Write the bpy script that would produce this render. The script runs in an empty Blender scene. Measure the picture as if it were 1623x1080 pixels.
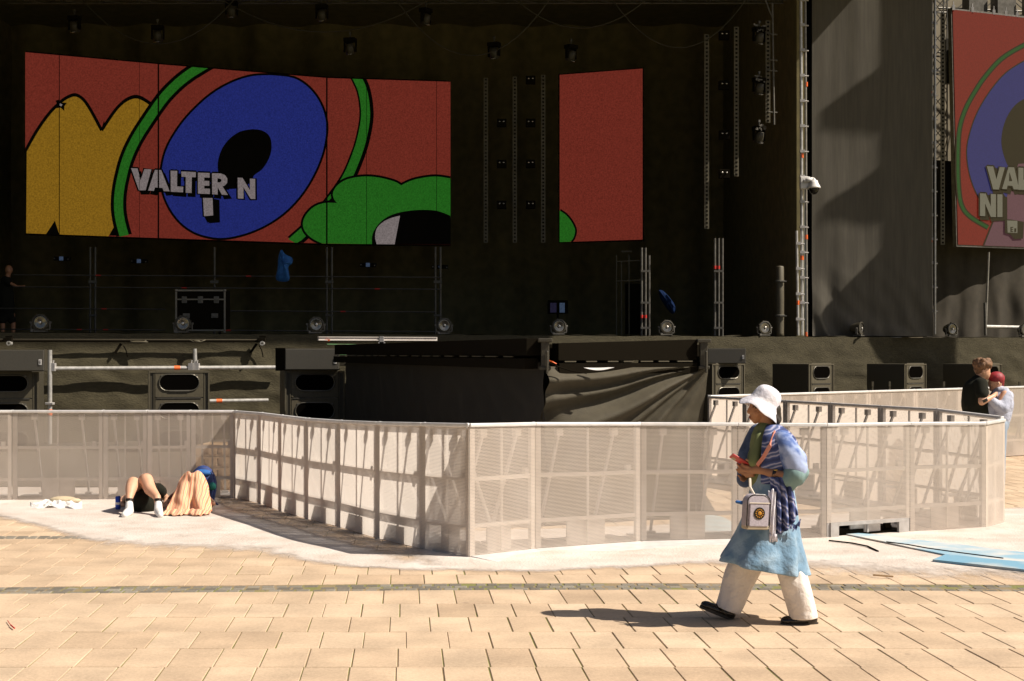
import bpy, bmesh, math, random
from mathutils import Vector, Matrix, noise
from mathutils.geometry import tessellate_polygon
R = math.radians
random.seed(7)
S = bpy.context.scene
col = S.collection
PI = math.pi
# ---------------------------------------------------------------- camera
F = 2350.0; H0 = 1.836; CX = 811.5; HY = 560.0
cam = bpy.data.cameras.new('camera'); co = bpy.data.objects.new('camera', cam); col.objects.link(co)
co.location = (0, 0, H0); co.rotation_euler = (R(90), 0, 0)
cam.sensor_width = 36; cam.lens = 36 * F / 1623; cam.clip_end = 1000
cam.shift_y = 20 / 1623.0
S.camera = co
# ---------------------------------------------------------------- sky, sun, exposure
SUN = Vector((0.70, -0.17, 0.78)).normalized()
w = bpy.data.worlds.new('World'); S.world = w; w.use_nodes = True
nt = w.node_tree; nt.nodes.clear()
sky = nt.nodes.new('ShaderNodeTexSky'); sky.sky_type = 'NISHITA'; sky.sun_disc = False
sky.sun_elevation = math.asin(SUN.z); sky.sun_rotation = math.atan2(SUN.x, SUN.y)
sky.dust_density = 3.0; sky.air_density = 0.8
bg = nt.nodes.new('ShaderNodeBackground'); bg.inputs['Strength'].default_value = 0.043
wo = nt.nodes.new('ShaderNodeOutputWorld')
nt.links.new(sky.outputs[0], bg.inputs[0]); nt.links.new(bg.outputs[0], wo.inputs[0])
sl = bpy.data.lights.new('sun', 'SUN'); sl.energy = 4.8; sl.angle = R(0.5); sl.color = (1.0, 0.90, 0.78)
so = bpy.data.objects.new('sun', sl); col.objects.link(so)
so.rotation_euler = SUN.to_track_quat('Z', 'Y').to_euler()
S.view_settings.view_transform = 'Standard'; S.view_settings.look = 'None'
S.view_settings.gamma = 1; S.view_settings.exposure = 0.62
S.render.engine = 'CYCLES'; S.cycles.transparent_max_bounces = 24
# ---------------------------------------------------------------- pixel to place
def P(px, py, Y): return Vector(((px - CX) * Y / F, Y, H0 - (py - HY) * Y / F))
def G(px, py, z=0.0):
    Y = (H0 - z) * F / (py - HY); return Vector(((px - CX) * Y / F, Y, z))
def ordw(n): return ['first','second','third','fourth','fifth','sixth','seventh','eighth','ninth','tenth','eleventh','twelfth','thirteenth'][n]
# ---------------------------------------------------------------- materials
def lin(c):
    if isinstance(c, str):
        c = [int(c[i:i+2], 16) / 255 for i in (0, 2, 4)]
        return tuple(x/12.92 if x <= .04045 else ((x+.055)/1.055)**2.4 for x in c)
    return tuple(c)
def mat(name, c, rough=.6, metal=0., c2=None, scale=8., amt=.5, bump=0., bscale=None, detail=5., coord='Object', contrast=(.35,.65), stretch=None, spec=None):
    m = bpy.data.materials.new(name); m.use_nodes = True
    n = m.node_tree.nodes; l = m.node_tree.links; b = n['Principled BSDF']
    c = lin(c)
    b.inputs['Roughness'].default_value = rough; b.inputs['Metallic'].default_value = metal
    if spec is not None: b.inputs['Specular IOR Level'].default_value = spec
    tc = n.new('ShaderNodeTexCoord'); mp = n.new('ShaderNodeMapping'); l.new(tc.outputs[coord], mp.inputs[0])
    if stretch: mp.inputs['Scale'].default_value = stretch
    no = n.new('ShaderNodeTexNoise'); no.inputs['Scale'].default_value = scale; no.inputs['Detail'].default_value = detail
    l.new(mp.outputs[0], no.inputs[0])
    c2 = lin(c2) if c2 is not None else tuple(x * .72 for x in c)
    mr = n.new('ShaderNodeMapRange'); mr.inputs[1].default_value = contrast[0]; mr.inputs[2].default_value = contrast[1]
    l.new(no.outputs[0], mr.inputs[0])
    mx = n.new('ShaderNodeMix'); mx.data_type = 'RGBA'
    mx.inputs[6].default_value = (*c, 1); mx.inputs[7].default_value = (*[c[i]*(1-amt)+c2[i]*amt for i in range(3)], 1)
    l.new(mr.outputs[0], mx.inputs[0]); l.new(mx.outputs[2], b.inputs['Base Color'])
    if bump:
        n2 = n.new('ShaderNodeTexNoise'); n2.inputs['Scale'].default_value = bscale or scale*4; n2.inputs['Detail'].default_value = 6
        l.new(mp.outputs[0], n2.inputs[0])
        bp = n.new('ShaderNodeBump'); bp.inputs['Strength'].default_value = 1; bp.inputs['Distance'].default_value = bump
        l.new(n2.outputs[0], bp.inputs['Height']); l.new(bp.outputs[0], b.inputs['Normal'])
    return m
def emit(name, c, s=1., base=None, sun=.0):
    m = bpy.data.materials.new(name); m.use_nodes = True
    n = m.node_tree.nodes; l = m.node_tree.links; b = n['Principled BSDF']; c = lin(c)
    b.inputs['Base Color'].default_value = (.012, .011, .009, 1) if base is None else (*base, 1); b.inputs['Roughness'].default_value = .8; b.inputs['Specular IOR Level'].default_value = .08
    tc = n.new('ShaderNodeTexCoord'); no = n.new('ShaderNodeTexNoise'); no.inputs['Scale'].default_value = 26; no.inputs['Detail'].default_value = 3
    l.new(tc.outputs['Object'], no.inputs[0])
    mr = n.new('ShaderNodeMapRange'); mr.inputs[1].default_value = .3; mr.inputs[2].default_value = .7; mr.inputs[3].default_value = .70*s; mr.inputs[4].default_value = 1.22*s; l.new(no.outputs[0], mr.inputs[0])
    b.inputs['Emission Color'].default_value = (*c, 1); l.new(mr.outputs[0], b.inputs['Emission Strength'])
    return m
M = {}
M['paver'] = None
M['steel'] = mat('galvanised_steel', (.50, .48, .46), .45, .35, (.36,.34,.32), 14, .7, bump=.0006)
M['rail'] = mat('barrier_rail', (.75, .73, .71), .4, .25, (.5,.5,.5), 9, .5)
M['steel_dark'] = mat('weathered_steel', (.16,.15,.13), .55, .5, (.08,.075,.06), 10, .7)
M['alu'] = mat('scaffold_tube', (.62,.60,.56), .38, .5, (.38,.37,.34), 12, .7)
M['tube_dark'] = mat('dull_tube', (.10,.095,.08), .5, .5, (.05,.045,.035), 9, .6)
M['orange'] = mat('orange_band', (.9,.16,.03), .5)
M['red'] = mat('red_band', (.55,.03,.02), .5)
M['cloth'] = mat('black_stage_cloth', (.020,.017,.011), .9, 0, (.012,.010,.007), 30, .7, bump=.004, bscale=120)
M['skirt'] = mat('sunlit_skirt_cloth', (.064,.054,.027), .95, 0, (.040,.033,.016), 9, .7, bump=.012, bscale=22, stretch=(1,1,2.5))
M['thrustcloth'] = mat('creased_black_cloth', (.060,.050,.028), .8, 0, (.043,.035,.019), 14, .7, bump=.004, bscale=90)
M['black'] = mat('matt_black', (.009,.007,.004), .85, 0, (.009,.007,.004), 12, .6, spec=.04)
M['void'] = mat('backdrop_cloth', (.22,.185,.085), .95, 0, (.13,.115,.055), 3, .7)
M['blackpaint'] = mat('black_cabinet_paint', (.040,.034,.019), .55, 0, (.035,.03,.02), 25, .6, bump=.001, bscale=300)
M['grille'] = mat('speaker_grille', (.10,.092,.075), .6, .2, (.06,.055,.04), 150, .7, bump=.001, bscale=500)
M['plate'] = mat('port_plate', (.088,.075,.045), .6, .1, (.06,.05,.03), 20, .6)
M['brightedge'] = mat('worn_edge', (.30,.26,.18), .5, .3)
M['white'] = mat('white_paint', (.78,.76,.73), .45)
M['lens'] = mat('lamp_glass', (.30,.28,.24), .18, .75, (.16,.15,.12), 20, .6)
M['lenscore'] = mat('lamp_reflector', (.75,.72,.66), .25, .7)
M['wood'] = mat('pallet_wood', (.50,.34,.19), .8, 0, (.34,.22,.12), 6, .8, stretch=(1,1,12), bump=.002)
M['scrimpipe'] = M['alu']
M['mat_floor'] = mat('dark_floor_matting', (.085,.070,.050), .9, 0, (.055,.045,.03), 5, .8, bump=.004)
M['skin'] = mat('skin_light', (.62,.36,.23), .5, 0, (.56,.28,.17), 14, .6)
M['skin_tan'] = mat('skin_tanned', (.42,.20,.10), .5, 0, (.32,.14,.065), 14, .6)
# ---------------------------------------------------------------- mesh builder
class MB:
    def __init__(s): s.v = []; s.f = []; s.m = []; s.k = 0
    def add(s, vs, fs):
        o = len(s.v); s.v += [Vector(v) for v in vs]; s.f += [tuple(i+o for i in f) for f in fs]; s.m += [s.k]*len(fs)
        return s
    def box(s, c, d, rz=0., M3=None):
        x, y, z = [a/2 for a in d]; q = M3 or Matrix.Rotation(rz, 3, 'Z'); c = Vector(c)
        vs = [c + q @ Vector(p) for p in ((-x,-y,-z),(x,-y,-z),(x,y,-z),(-x,y,-z),(-x,-y,z),(x,-y,z),(x,y,z),(-x,y,z))]
        return s.add(vs, [(0,3,2,1),(4,5,6,7),(0,1,5,4),(1,2,6,5),(2,3,7,6),(3,0,4,7)])
    def bar(s, a, b, w_, h_):
        a = Vector(a); b = Vector(b); d = b-a; q = d.to_track_quat('X', 'Z').to_matrix()
        return s.box((a+b)/2, (d.length, w_, h_), M3=q)
    def tube(s, a, b, r, r2=None, n=10):
        a = Vector(a); b = Vector(b); r2 = r if r2 is None else r2
        q = (b-a).to_track_quat('Z', 'Y').to_matrix(); vs = []
        for p, rr in ((a, r), (b, r2)):
            vs += [p + q @ Vector((rr*math.cos(2*PI*i/n), rr*math.sin(2*PI*i/n), 0)) for i in range(n)]
        fs = [(i, (i+1)%n, n+(i+1)%n, n+i) for i in range(n)] + [tuple(range(n-1,-1,-1)), tuple(range(n, 2*n))]
        return s.add(vs, fs)
    def path(s, pts, r, n=6):
        for a, b in zip(pts, pts[1:]): s.tube(a, b, r, n=n)
        return s
    def ell(s, c, r, q=None, n=14, m=9):
        c = Vector(c); r = (r, r, r) if not hasattr(r, '__len__') else r
        q = q or Matrix.Identity(3); vs = [c + q @ Vector((0, 0, r[2]))]
        for j in range(1, m):
            t = PI*j/m
            vs += [c + q @ Vector((r[0]*math.sin(t)*math.cos(2*PI*i/n), r[1]*math.sin(t)*math.sin(2*PI*i/n), r[2]*math.cos(t))) for i in range(n)]
        vs.append(c + q @ Vector((0, 0, -r[2]))); L = len(vs)-1
        fs = [(0, 1+i, 1+(i+1)%n) for i in range(n)]
        for j in range(m-2):
            fs += [(1+j*n+i, 1+(j+1)*n+i, 1+(j+1)*n+(i+1)%n, 1+j*n+(i+1)%n) for i in range(n)]
        fs += [(L, 1+(m-2)*n+(i+1)%n, 1+(m-2)*n+i) for i in range(n)]
        return s.add(vs, fs)
    def cap(s, a, b, r, r2=None):
        r2 = r if r2 is None else r2
        s.tube(a, b, r, r2, 14); s.ell(a, r); s.ell(b, r2); return s
    def chain(s, pr):
        for (a, r), (b, r2) in zip(pr, pr[1:]): s.cap(a, b, r, r2)
        return s
    def rings(s, rs, closed=True, cap0=False, cap1=False):
        n = len(rs[0]); vs = [p for r_ in rs for p in r_]; fs = []
        for j in range(len(rs)-1):
            for i in range(n if closed else n-1):
                fs.append((j*n+i, j*n+(i+1)%n, (j+1)*n+(i+1)%n, (j+1)*n+i))
        if cap0: fs.append(tuple(range(n-1,-1,-1)))
        if cap1: fs.append(tuple(range((len(rs)-1)*n, len(rs)*n)))
        return s.add(vs, fs)
    def lathe(s, prof, c=(0,0,0), q=None, n=24, sy=1., wob=0.):
        c = Vector(c); q = q or Matrix.Identity(3)
        rs = [[c + q @ Vector((r*math.cos(2*PI*i/n), sy*r*math.sin(2*PI*i/n), z + wob*r*math.sin(3*2*PI*i/n+r*9))) for i in range(n)] for r, z in prof]
        return s.rings(rs)
    def prism(s, pts, z0, z1):
        n = len(pts); vs = [(x, y, z0) for x, y in pts] + [(x, y, z1) for x, y in pts]
        tri = tessellate_polygon([[Vector((x, y, 0)) for x, y in pts]])
        fs = [tuple(t) for t in tri] + [tuple(i+n for i in reversed(t)) for t in tri]
        fs += [(i, (i+1)%n, n+(i+1)%n, n+i) for i in range(n)]
        return s.add(vs, fs)
    def poly(s, pts3):
        tri = tessellate_polygon([[Vector((p[0], p[2] if abs(p[2]) > -1e9 else 0, 0)) for p in pts3]])
        return s.add(pts3, [tuple(t) for t in tri])
    def grid(s, fn, nu, nv, loop=False):
        vs = [fn(i/nu, j/nv) for j in range(nv+1) for i in range(nu+1)]
        fs = [(j*(nu+1)+i, j*(nu+1)+i+1, (j+1)*(nu+1)+i+1, (j+1)*(nu+1)+i) for j in range(nv) for i in range(nu)]
        return s.add(vs, fs)
    def build(s, name, mats, parent=None, smooth=False, bevel=0., world=True, remesh=0., sm=4, solid=0., sub=0):
        me = bpy.data.meshes.new(name)
        org = parent_loc(parent) if (parent is not None and world) else Vector((0,0,0))
        me.from_pydata([tuple(v-org) for v in s.v], [], s.f); 
        mats = mats if isinstance(mats, (list, tuple)) else [mats]
        for m in mats: me.materials.append(m)
        if len(mats) > 1: me.polygons.foreach_set('material_index', s.m)
        bm = bmesh.new(); bm.from_mesh(me); bmesh.ops.recalc_face_normals(bm, faces=bm.faces)
        bm.to_mesh(me); bm.free()
        if smooth: me.polygons.foreach_set('use_smooth', [True]*len(me.polygons))
        o = bpy.data.objects.new(name, me); col.objects.link(o)
        if parent is not None: o.parent = parent
        if solid:
            d = o.modifiers.new('solid', 'SOLIDIFY'); d.thickness = solid; d.offset = 0
        if bevel:
            d = o.modifiers.new('bevel', 'BEVEL'); d.width = bevel; d.segments = 2; d.limit_method = 'ANGLE'; d.angle_limit = R(40)
        if remesh:
            d = o.modifiers.new('remesh', 'REMESH'); d.mode = 'VOXEL'; d.voxel_size = remesh; d.use_smooth_shade = True
            d = o.modifiers.new('smooth', 'SMOOTH'); d.factor = .5; d.iterations = sm
        if sub:
            d = o.modifiers.new('subsurf', 'SUBSURF'); d.levels = sub; d.render_levels = sub
        return o
def parent_loc(p):
    v = Vector((0,0,0))
    while p is not None: v += p.location; p = p.parent
    return v
def tag(o, label=None, cat=None, group=None, kind=None):
    if label: o['label'] = label
    if cat: o['category'] = cat
    if group: o['group'] = group
    if kind: o['kind'] = kind
    return o
def thing(name, label, cat, loc=(0,0,0), rz=0., group=None):
    o = bpy.data.objects.new(name, None); col.objects.link(o); o.location = loc; o.rotation_euler = (0,0,rz)
    o.empty_display_size = .1
    return tag(o, label, cat, group)
KIDS = {}
def dup(root, loc, rz=0., label=None):
    r = root.copy(); col.objects.link(r); r.location = loc; r.rotation_euler = (0,0,rz)
    if label: r['label'] = label
    for ch in [x for x in bpy.data.objects if x.parent == root]:
        c = ch.copy(); col.objects.link(c); c.parent = r
        for g in [x for x in bpy.data.objects if x.parent == ch]:
            d = g.copy(); col.objects.link(d); d.parent = c
    return r
def interp(tab, x):
    if x <= tab[0][0]: a, b = tab[0], tab[1]
    elif x >= tab[-1][0]: a, b = tab[-2], tab[-1]
    else:
        for a, b in zip(tab, tab[1:]):
            if a[0] <= x <= b[0]: break
    t = (x-a[0])/(b[0]-a[0]); return a[1]+(b[1]-a[1])*t
def nz(x, y=0., z=0.): return noise.noise(Vector((x, y, z)))
def smoothpts(pts, n=6):
    out = []
    for i in range(len(pts)-1):
        p0 = pts[max(i-1,0)]; p1 = pts[i]; p2 = pts[i+1]; p3 = pts[min(i+2, len(pts)-1)]
        for k in range(n):
            t = k/n
            out.append(tuple(.5*((2*p1[j])+(-p0[j]+p2[j])*t+(2*p0[j]-5*p1[j]+4*p2[j]-p3[j])*t*t+(-p0[j]+3*p1[j]-3*p2[j]+p3[j])*t**3) for j in range(2)))
    out.append(tuple(pts[-1])); return out
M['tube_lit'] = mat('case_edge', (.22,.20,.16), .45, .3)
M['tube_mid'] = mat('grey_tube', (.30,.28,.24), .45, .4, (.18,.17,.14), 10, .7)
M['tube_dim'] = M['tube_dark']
M['bluelamp'] = emit('blue_glass', '5a6d8c', .2)
M['dimviolet'] = emit('dim_display', '2a2740', .3)
M['bluecloth'] = mat('blue_jacket', (.02,.14,.42), .8, 0, (.01,.07,.25), 9, .8)
M['bluedark'] = mat('navy_bag', (.004,.014,.05), .9, spec=.1)
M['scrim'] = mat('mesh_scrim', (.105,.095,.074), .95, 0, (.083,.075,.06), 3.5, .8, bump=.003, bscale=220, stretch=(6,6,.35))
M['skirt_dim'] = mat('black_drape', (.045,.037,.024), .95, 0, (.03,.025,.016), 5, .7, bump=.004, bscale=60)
M['tarp'] = mat('olive_tarp', (.19,.16,.105), .8, 0, (.13,.11,.07), 2, .7)
M['darkglass'] = mat('smoked_dome', (.012,.010,.008), .12)
M['rimdark'] = mat('port_rim', (.12,.11,.085), .35, .5)
M['beamwhite'] = mat('pale_beam', (.62,.57,.52), .5, .1, (.5,.45,.4), 5, .6)
M['greenrope'] = mat('green_line', (.06,.16,.05), .7)
M['traypale'] = mat('pale_tray', (.38,.45,.46), .6)
M['bluemat'] = mat('blue_foam_mat', (.16,.33,.45), .9, 0, (.46,.47,.44), 2.5, .9, bump=.003, contrast=(.48,.68))
M['bluemat2'] = mat('dusty_blue_mat', (.56,.54,.50), .9, 0, (.20,.38,.50), 1.6, .9, bump=.003, contrast=(.42,.6))
M['port_shade'] = mat('port_shade_black', (.003,.0025,.002), 1., spec=0.)
M['bluepack'] = mat('navy_backpack', (.012,.03,.12), .7, 0, (.02,.05,.2), 12, .8)
M['teal'] = mat('teal_pouch', (.01,.20,.17), .7)
M['canblue'] = mat('can_blue', (.02,.06,.42), .3, .5)
M['rust'] = mat('rust_knit', (.16,.055,.03), .9)
M['pouch'] = mat('tan_pouch', (.52,.44,.30), .8, 0, (.42,.34,.22), 12, .8)
# ================================================================ GROUND
def attr_mat(name, cols, rough, bump, bscale, moss=None):
    m = bpy.data.materials.new(name); m.use_nodes = True
    n = m.node_tree.nodes; l = m.node_tree.links; b = n['Principled BSDF']; b.inputs['Roughness'].default_value = rough
    geo = n.new('ShaderNodeNewGeometry'); at = n.new('ShaderNodeAttribute'); at.attribute_name = 'tint'
    cr = n.new('ShaderNodeValToRGB'); e = cr.color_ramp.elements
    e[0].color = (*cols[0], 1); e[1].color = (*cols[2], 1); x = e.new(.5); x.color = (*cols[1], 1)
    l.new(at.outputs['Fac'], cr.inputs[0])
    tc = n.new('ShaderNodeTexCoord')
    n1 = n.new('ShaderNodeTexNoise'); n1.inputs['Scale'].default_value = 2.2; n1.inputs['Detail'].default_value = 6; l.new(tc.outputs['Object'], n1.inputs[0])
    n2 = n.new('ShaderNodeTexNoise'); n2.inputs['Scale'].default_value = 38; n2.inputs['Detail'].default_value = 8; n2.inputs['Roughness'].default_value = .75; l.new(tc.outputs['Object'], n2.inputs[0])
    ad = n.new('ShaderNodeMath'); ad.operation = 'ADD'; l.new(n1.outputs[0], ad.inputs[0]); l.new(n2.outputs[0], ad.inputs[1])
    mr = n.new('ShaderNodeMapRange'); mr.inputs[1].default_value = .72; mr.inputs[2].default_value = 1.28; mr.inputs[3].default_value = .72; mr.inputs[4].default_value = 1.18
    l.new(ad.outputs[0], mr.inputs[0])
    mx = n.new('ShaderNodeMix'); mx.data_type = 'RGBA'; mx.blend_type = 'MULTIPLY'; mx.inputs[0].default_value = 1
    l.new(cr.outputs[0], mx.inputs[6]); l.new(mr.outputs[0], mx.inputs[7]); l.new(mx.outputs[2], b.inputs['Base Color'])
    vo = n.new('ShaderNodeTexVoronoi'); vo.inputs['Scale'].default_value = 2.6; l.new(tc.outputs['Object'], vo.inputs[0])
    gm = n.new('ShaderNodeMapRange'); gm.inputs[1].default_value = .035; gm.inputs[2].default_value = .06; gm.inputs[3].default_value = .72; gm.inputs[4].default_value = 1.; l.new(vo.outputs['Distance'], gm.inputs[0])
    mx2 = n.new('ShaderNodeMix'); mx2.data_type = 'RGBA'; mx2.blend_type = 'MULTIPLY'; mx2.inputs[0].default_value = 1
    l.new(mx.outputs[2], mx2.inputs[6]); l.new(gm.outputs[0], mx2.inputs[7]); l.new(mx2.outputs[2], b.inputs['Base Color'])
    bp = n.new('ShaderNodeBump'); bp.inputs['Distance'].default_value = bump; n3 = n.new('ShaderNodeTexNoise'); n3.inputs['Scale'].default_value = bscale
    n3.inputs['Detail'].default_value = 5
    l.new(tc.outputs['Object'], n3.inputs[0]); l.new(n3.outputs[0], bp.inputs['Height']); l.new(bp.outputs[0], b.inputs['Normal'])
    return m
M['paver'] = attr_mat('sandstone_paver', [(.44,.32,.21),(.515,.385,.26),(.575,.445,.31)], .85, .0025, 70)
M['cobble'] = attr_mat('grey_cobble', [(.13,.115,.09),(.19,.17,.135),(.25,.225,.18)], .85, .004, 60)
M['joint'] = mat('mossy_joint', (.24,.18,.10), .95, 0, (.17,.17,.05), 1.8, 1., bump=.004, bscale=80, contrast=(.45,.55))
g = MB(); g.add([(-200,-60,-.0075),(200,-60,-.0075),(200,300,-.0075),(-200,300,-.0075)], [(0,1,2,3)])
tag(g.build('ground', M['joint']), kind='structure')
def paver_mesh(items, name, m_, bev, zt=0.):
    vs = []; fs = []; tint = []
    for (pts, t, dz, gap) in items:
        c = Vector((sum(p[0] for p in pts)/4, sum(p[1] for p in pts)/4, 0)); o = len(vs)
        tx = random.uniform(-1,1)*.004; ty = random.uniform(-1,1)*.004
        for k, z in ((0, -.016), (0, -bev), (bev, 0)):
            for p in pts:
                d = Vector((p[0], p[1], 0))-c
                sx = max(0, (abs(d.x)-k)/abs(d.x)); sy = max(0, (abs(d.y)-k)/abs(d.y))
                q = Vector((c.x+d.x*sx, c.y+d.y*sy, zt+z+dz+(d.x*tx+d.y*ty if z > -.01 else 0))); vs.append(q)
        for r_ in (0, 4):
            for i in range(4): fs.append((o+r_+i, o+r_+(i+1)%4, o+r_+4+(i+1)%4, o+r_+4+i)); tint.append(t)
        fs.append((o+8, o+9, o+10, o+11)); tint.append(t)
    me = bpy.data.meshes.new(name); me.from_pydata([tuple(v) for v in vs], [], fs); me.materials.append(m_)
    a = me.attributes.new('tint', 'FLOAT', 'FACE'); a.data.foreach_set('value', tint)
    o = bpy.data.objects.new(name, me); col.objects.link(o); return tag(o, kind='structure')
stripY = [(-6.5,11.36),(-3.9,11.33),(-2.0,11.42),(-.3,11.52),(1.,11.53),(2.3,11.50),(4.5,11.42),(7,11.4)]   # front edge of the cobble strip
items = []; rowsY = []
y = 11.42
yy = []
while y > 5.6: yy.append((y-.548, y)); y -= .548
y = 11.80; k = 0
while y < 34: yy.append((y, y+.50)); y += .50
SH = -.073
for (a, b) in yy:
    off = random.random()*.27; x = -b*.36-1 + off; wd = .271
    near = b < 11.5; first = abs(b-11.42) < .01; firstf = abs(a-11.80) < .01
    xe = b*.36+1
    while x < xe:
        g_ = random.choice((random.uniform(.002,.0035),random.uniform(.003,.0055))); x0 = x+g_; x1 = x+wd-g_+random.uniform(-.002,.002)
        ym = (a+b)/2; f0 = lambda yv: SH*(yv-11)
        ya, yb = a+.006, b-.006
        yb0 = yb1 = yb; ya0 = ya1 = ya
        if first: yb0 = interp(stripY, x0)-.01; yb1 = interp(stripY, x1)-.01
        if firstf: ya0 = interp(stripY, x0)+.33; ya1 = interp(stripY, x1)+.33
        t = min(1, max(0, .5+.28*nz(x*.8, a*.8)+random.gauss(0,.15)))
        if random.random() < .05: t = random.choice((0.05, .98))
        items.append(([(x0+f0(ya0),ya0),(x1+f0(ya1),ya1),(x1+f0(yb1),yb1),(x0+f0(yb0),yb0)], t, random.uniform(-.0022,.0), 0))
        x += wd
paver_mesh(items, 'plaza_paving', M['paver'], .0035)
items = []
for r_ in range(3):
    x = -7.
    while x < 8:
        wd = random.uniform(.09,.125); y0 = interp(stripY, x)+.005+r_*.105; y1 = interp(stripY, x+wd)+.005+r_*.105
        if r_ < 3: items.append(([(x+.006,y0+.004),(x+wd-.004,y1+.006),(x+wd-.006,y1+.101),(x+.003,y0+.098)], random.random(), random.uniform(-.008,-.001), 0))
        x += wd
paver_mesh(items, 'cobble_strip', M['cobble'], .008)
items = []
for r_ in range(2):
    x = -8.
    while x < -3.6:
        wd = random.uniform(.09,.13); y0 = 14.66+r_*.1
        items.append(([(x+.006,y0),(x+wd-.004,y0),(x+wd-.006,y0+.095),(x+.003,y0+.095)], random.random()*.8, random.uniform(.002,.006), 0)); x += wd
paver_mesh(items, 'cobble_border', M['cobble'], .008)
# sand with feathered, patchy edges: a thin undulating sheet over the paving
def sand_mat():
    m = mat('pale_sand', (.60,.545,.495), .95, 0, (.46,.39,.33), 2.3, .8, bump=.008, bscale=45)
    n = m.node_tree.nodes; l = m.node_tree.links; b = n['Principled BSDF']
    at = n.new('ShaderNodeAttribute'); at.attribute_name = 'cover'
    tc = n.new('ShaderNodeTexCoord'); no = n.new('ShaderNodeTexNoise'); no.inputs['Scale'].default_value = 5.; no.inputs['Detail'].default_value = 9; no.inputs['Roughness'].default_value = .7
    mp = n.new('ShaderNodeMapping'); mp.inputs['Scale'].default_value = (1,.45,1); l.new(tc.outputs['Object'], mp.inputs[0]); l.new(mp.outputs[0], no.inputs[0])
    ad = n.new('ShaderNodeMath'); ad.operation = 'ADD'; l.new(at.outputs['Fac'], ad.inputs[0]); l.new(no.outputs[0], ad.inputs[1])
    mr = n.new('ShaderNodeMapRange'); mr.inputs[1].default_value = .76; mr.inputs[2].default_value = 1.22; l.new(ad.outputs[0], mr.inputs[0])
    l.new(mr.outputs[0], b.inputs['Alpha']); return m
M['sand'] = sand_mat()
SANDE = [(-120,812),(0,824),(60,838),(110,854),(150,866),(250,873),(400,880),(480,893),(540,899),(660,906),(850,908),(1000,901),(1090,896),(1180,903),(1300,920),(1400,929),(1623,935),(1800,938)]
def sand_sheet():
    # columns follow pixel rays; near edge from SANDE, far edge behind the fence lines
    far = [(-120,775),(0,772),(371,768),(744,842),(1015,835),(1310,815),(1592,806),(1800,800)]
    nu, nv = 220, 26; vs = []; cv = []
    for j in range(nv+1):
        for i in range(nu+1):
            px = -120 + 1920*i/nu; ye = interp(SANDE, px)+5; yf = interp(far, px); 
            Yn = G(px, ye).y; Yf = G(px, yf).y
            Y = Yn + (Yf-Yn)*j/nv; p = Vector(((px-CX)*Y/F, Y, 0)); dn = (Y-Yn)
            c = min(1, dn/interp([(-200,.95),(430,.95),(540,.40),(1060,.40),(1200,.95),(2000,.95)], px))*.85 - .05
            if j == nv: c = .3
            if 345 < px < 735:      # thin cover beside the slanting run
                q0 = Vector((-3.52,18.8,0)); q1 = Vector((-.38,13.3,0)); dd = (q1-q0).normalized(); w0 = p-q0; t0 = w0.dot(dd); ds = abs((w0-dd*t0).length)
                c = min(c, .40+.45*max(0, min(1, (ds-.5)/.25))+.45*max(0, min(1, (px-640)/90)))
            if px > 1200: c = min(c, min(1, dn/interp([(1200,.95),(1300,1.5),(2000,1.6)], px))*.85-.02)
            p.z = .004 + (.010*max(0, min(1, dn/1.)) * (.5+nz(p.x*1.3, p.y*1.3)))
            vs.append(p); cv.append(max(0, c))
    fs = [(j*(nu+1)+i, j*(nu+1)+i+1, (j+1)*(nu+1)+i+1, (j+1)*(nu+1)+i) for j in range(nv) for i in range(nu)]
    me = bpy.data.meshes.new('sand'); me.from_pydata([tuple(v) for v in vs], [], fs); me.materials.append(M['sand'])
    a = me.attributes.new('cover', 'FLOAT', 'POINT'); a.data.foreach_set('value', cv)
    me.polygons.foreach_set('use_smooth', [True]*len(fs))
    o = bpy.data.objects.new('sand', me); col.objects.link(o); tag(o, kind='structure')
sand_sheet()
pf = MB(); pf.prism([(-14,20.2),(-4.2,20.2),(-3.2,22.0),(.3,16.0),(2.3,16.5),(2.75,22.6),(11,28.0),(11,36),(-14,36)], .004, .022)
tag(pf.build('pit_floor', M['mat_floor']), kind='structure')
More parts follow.
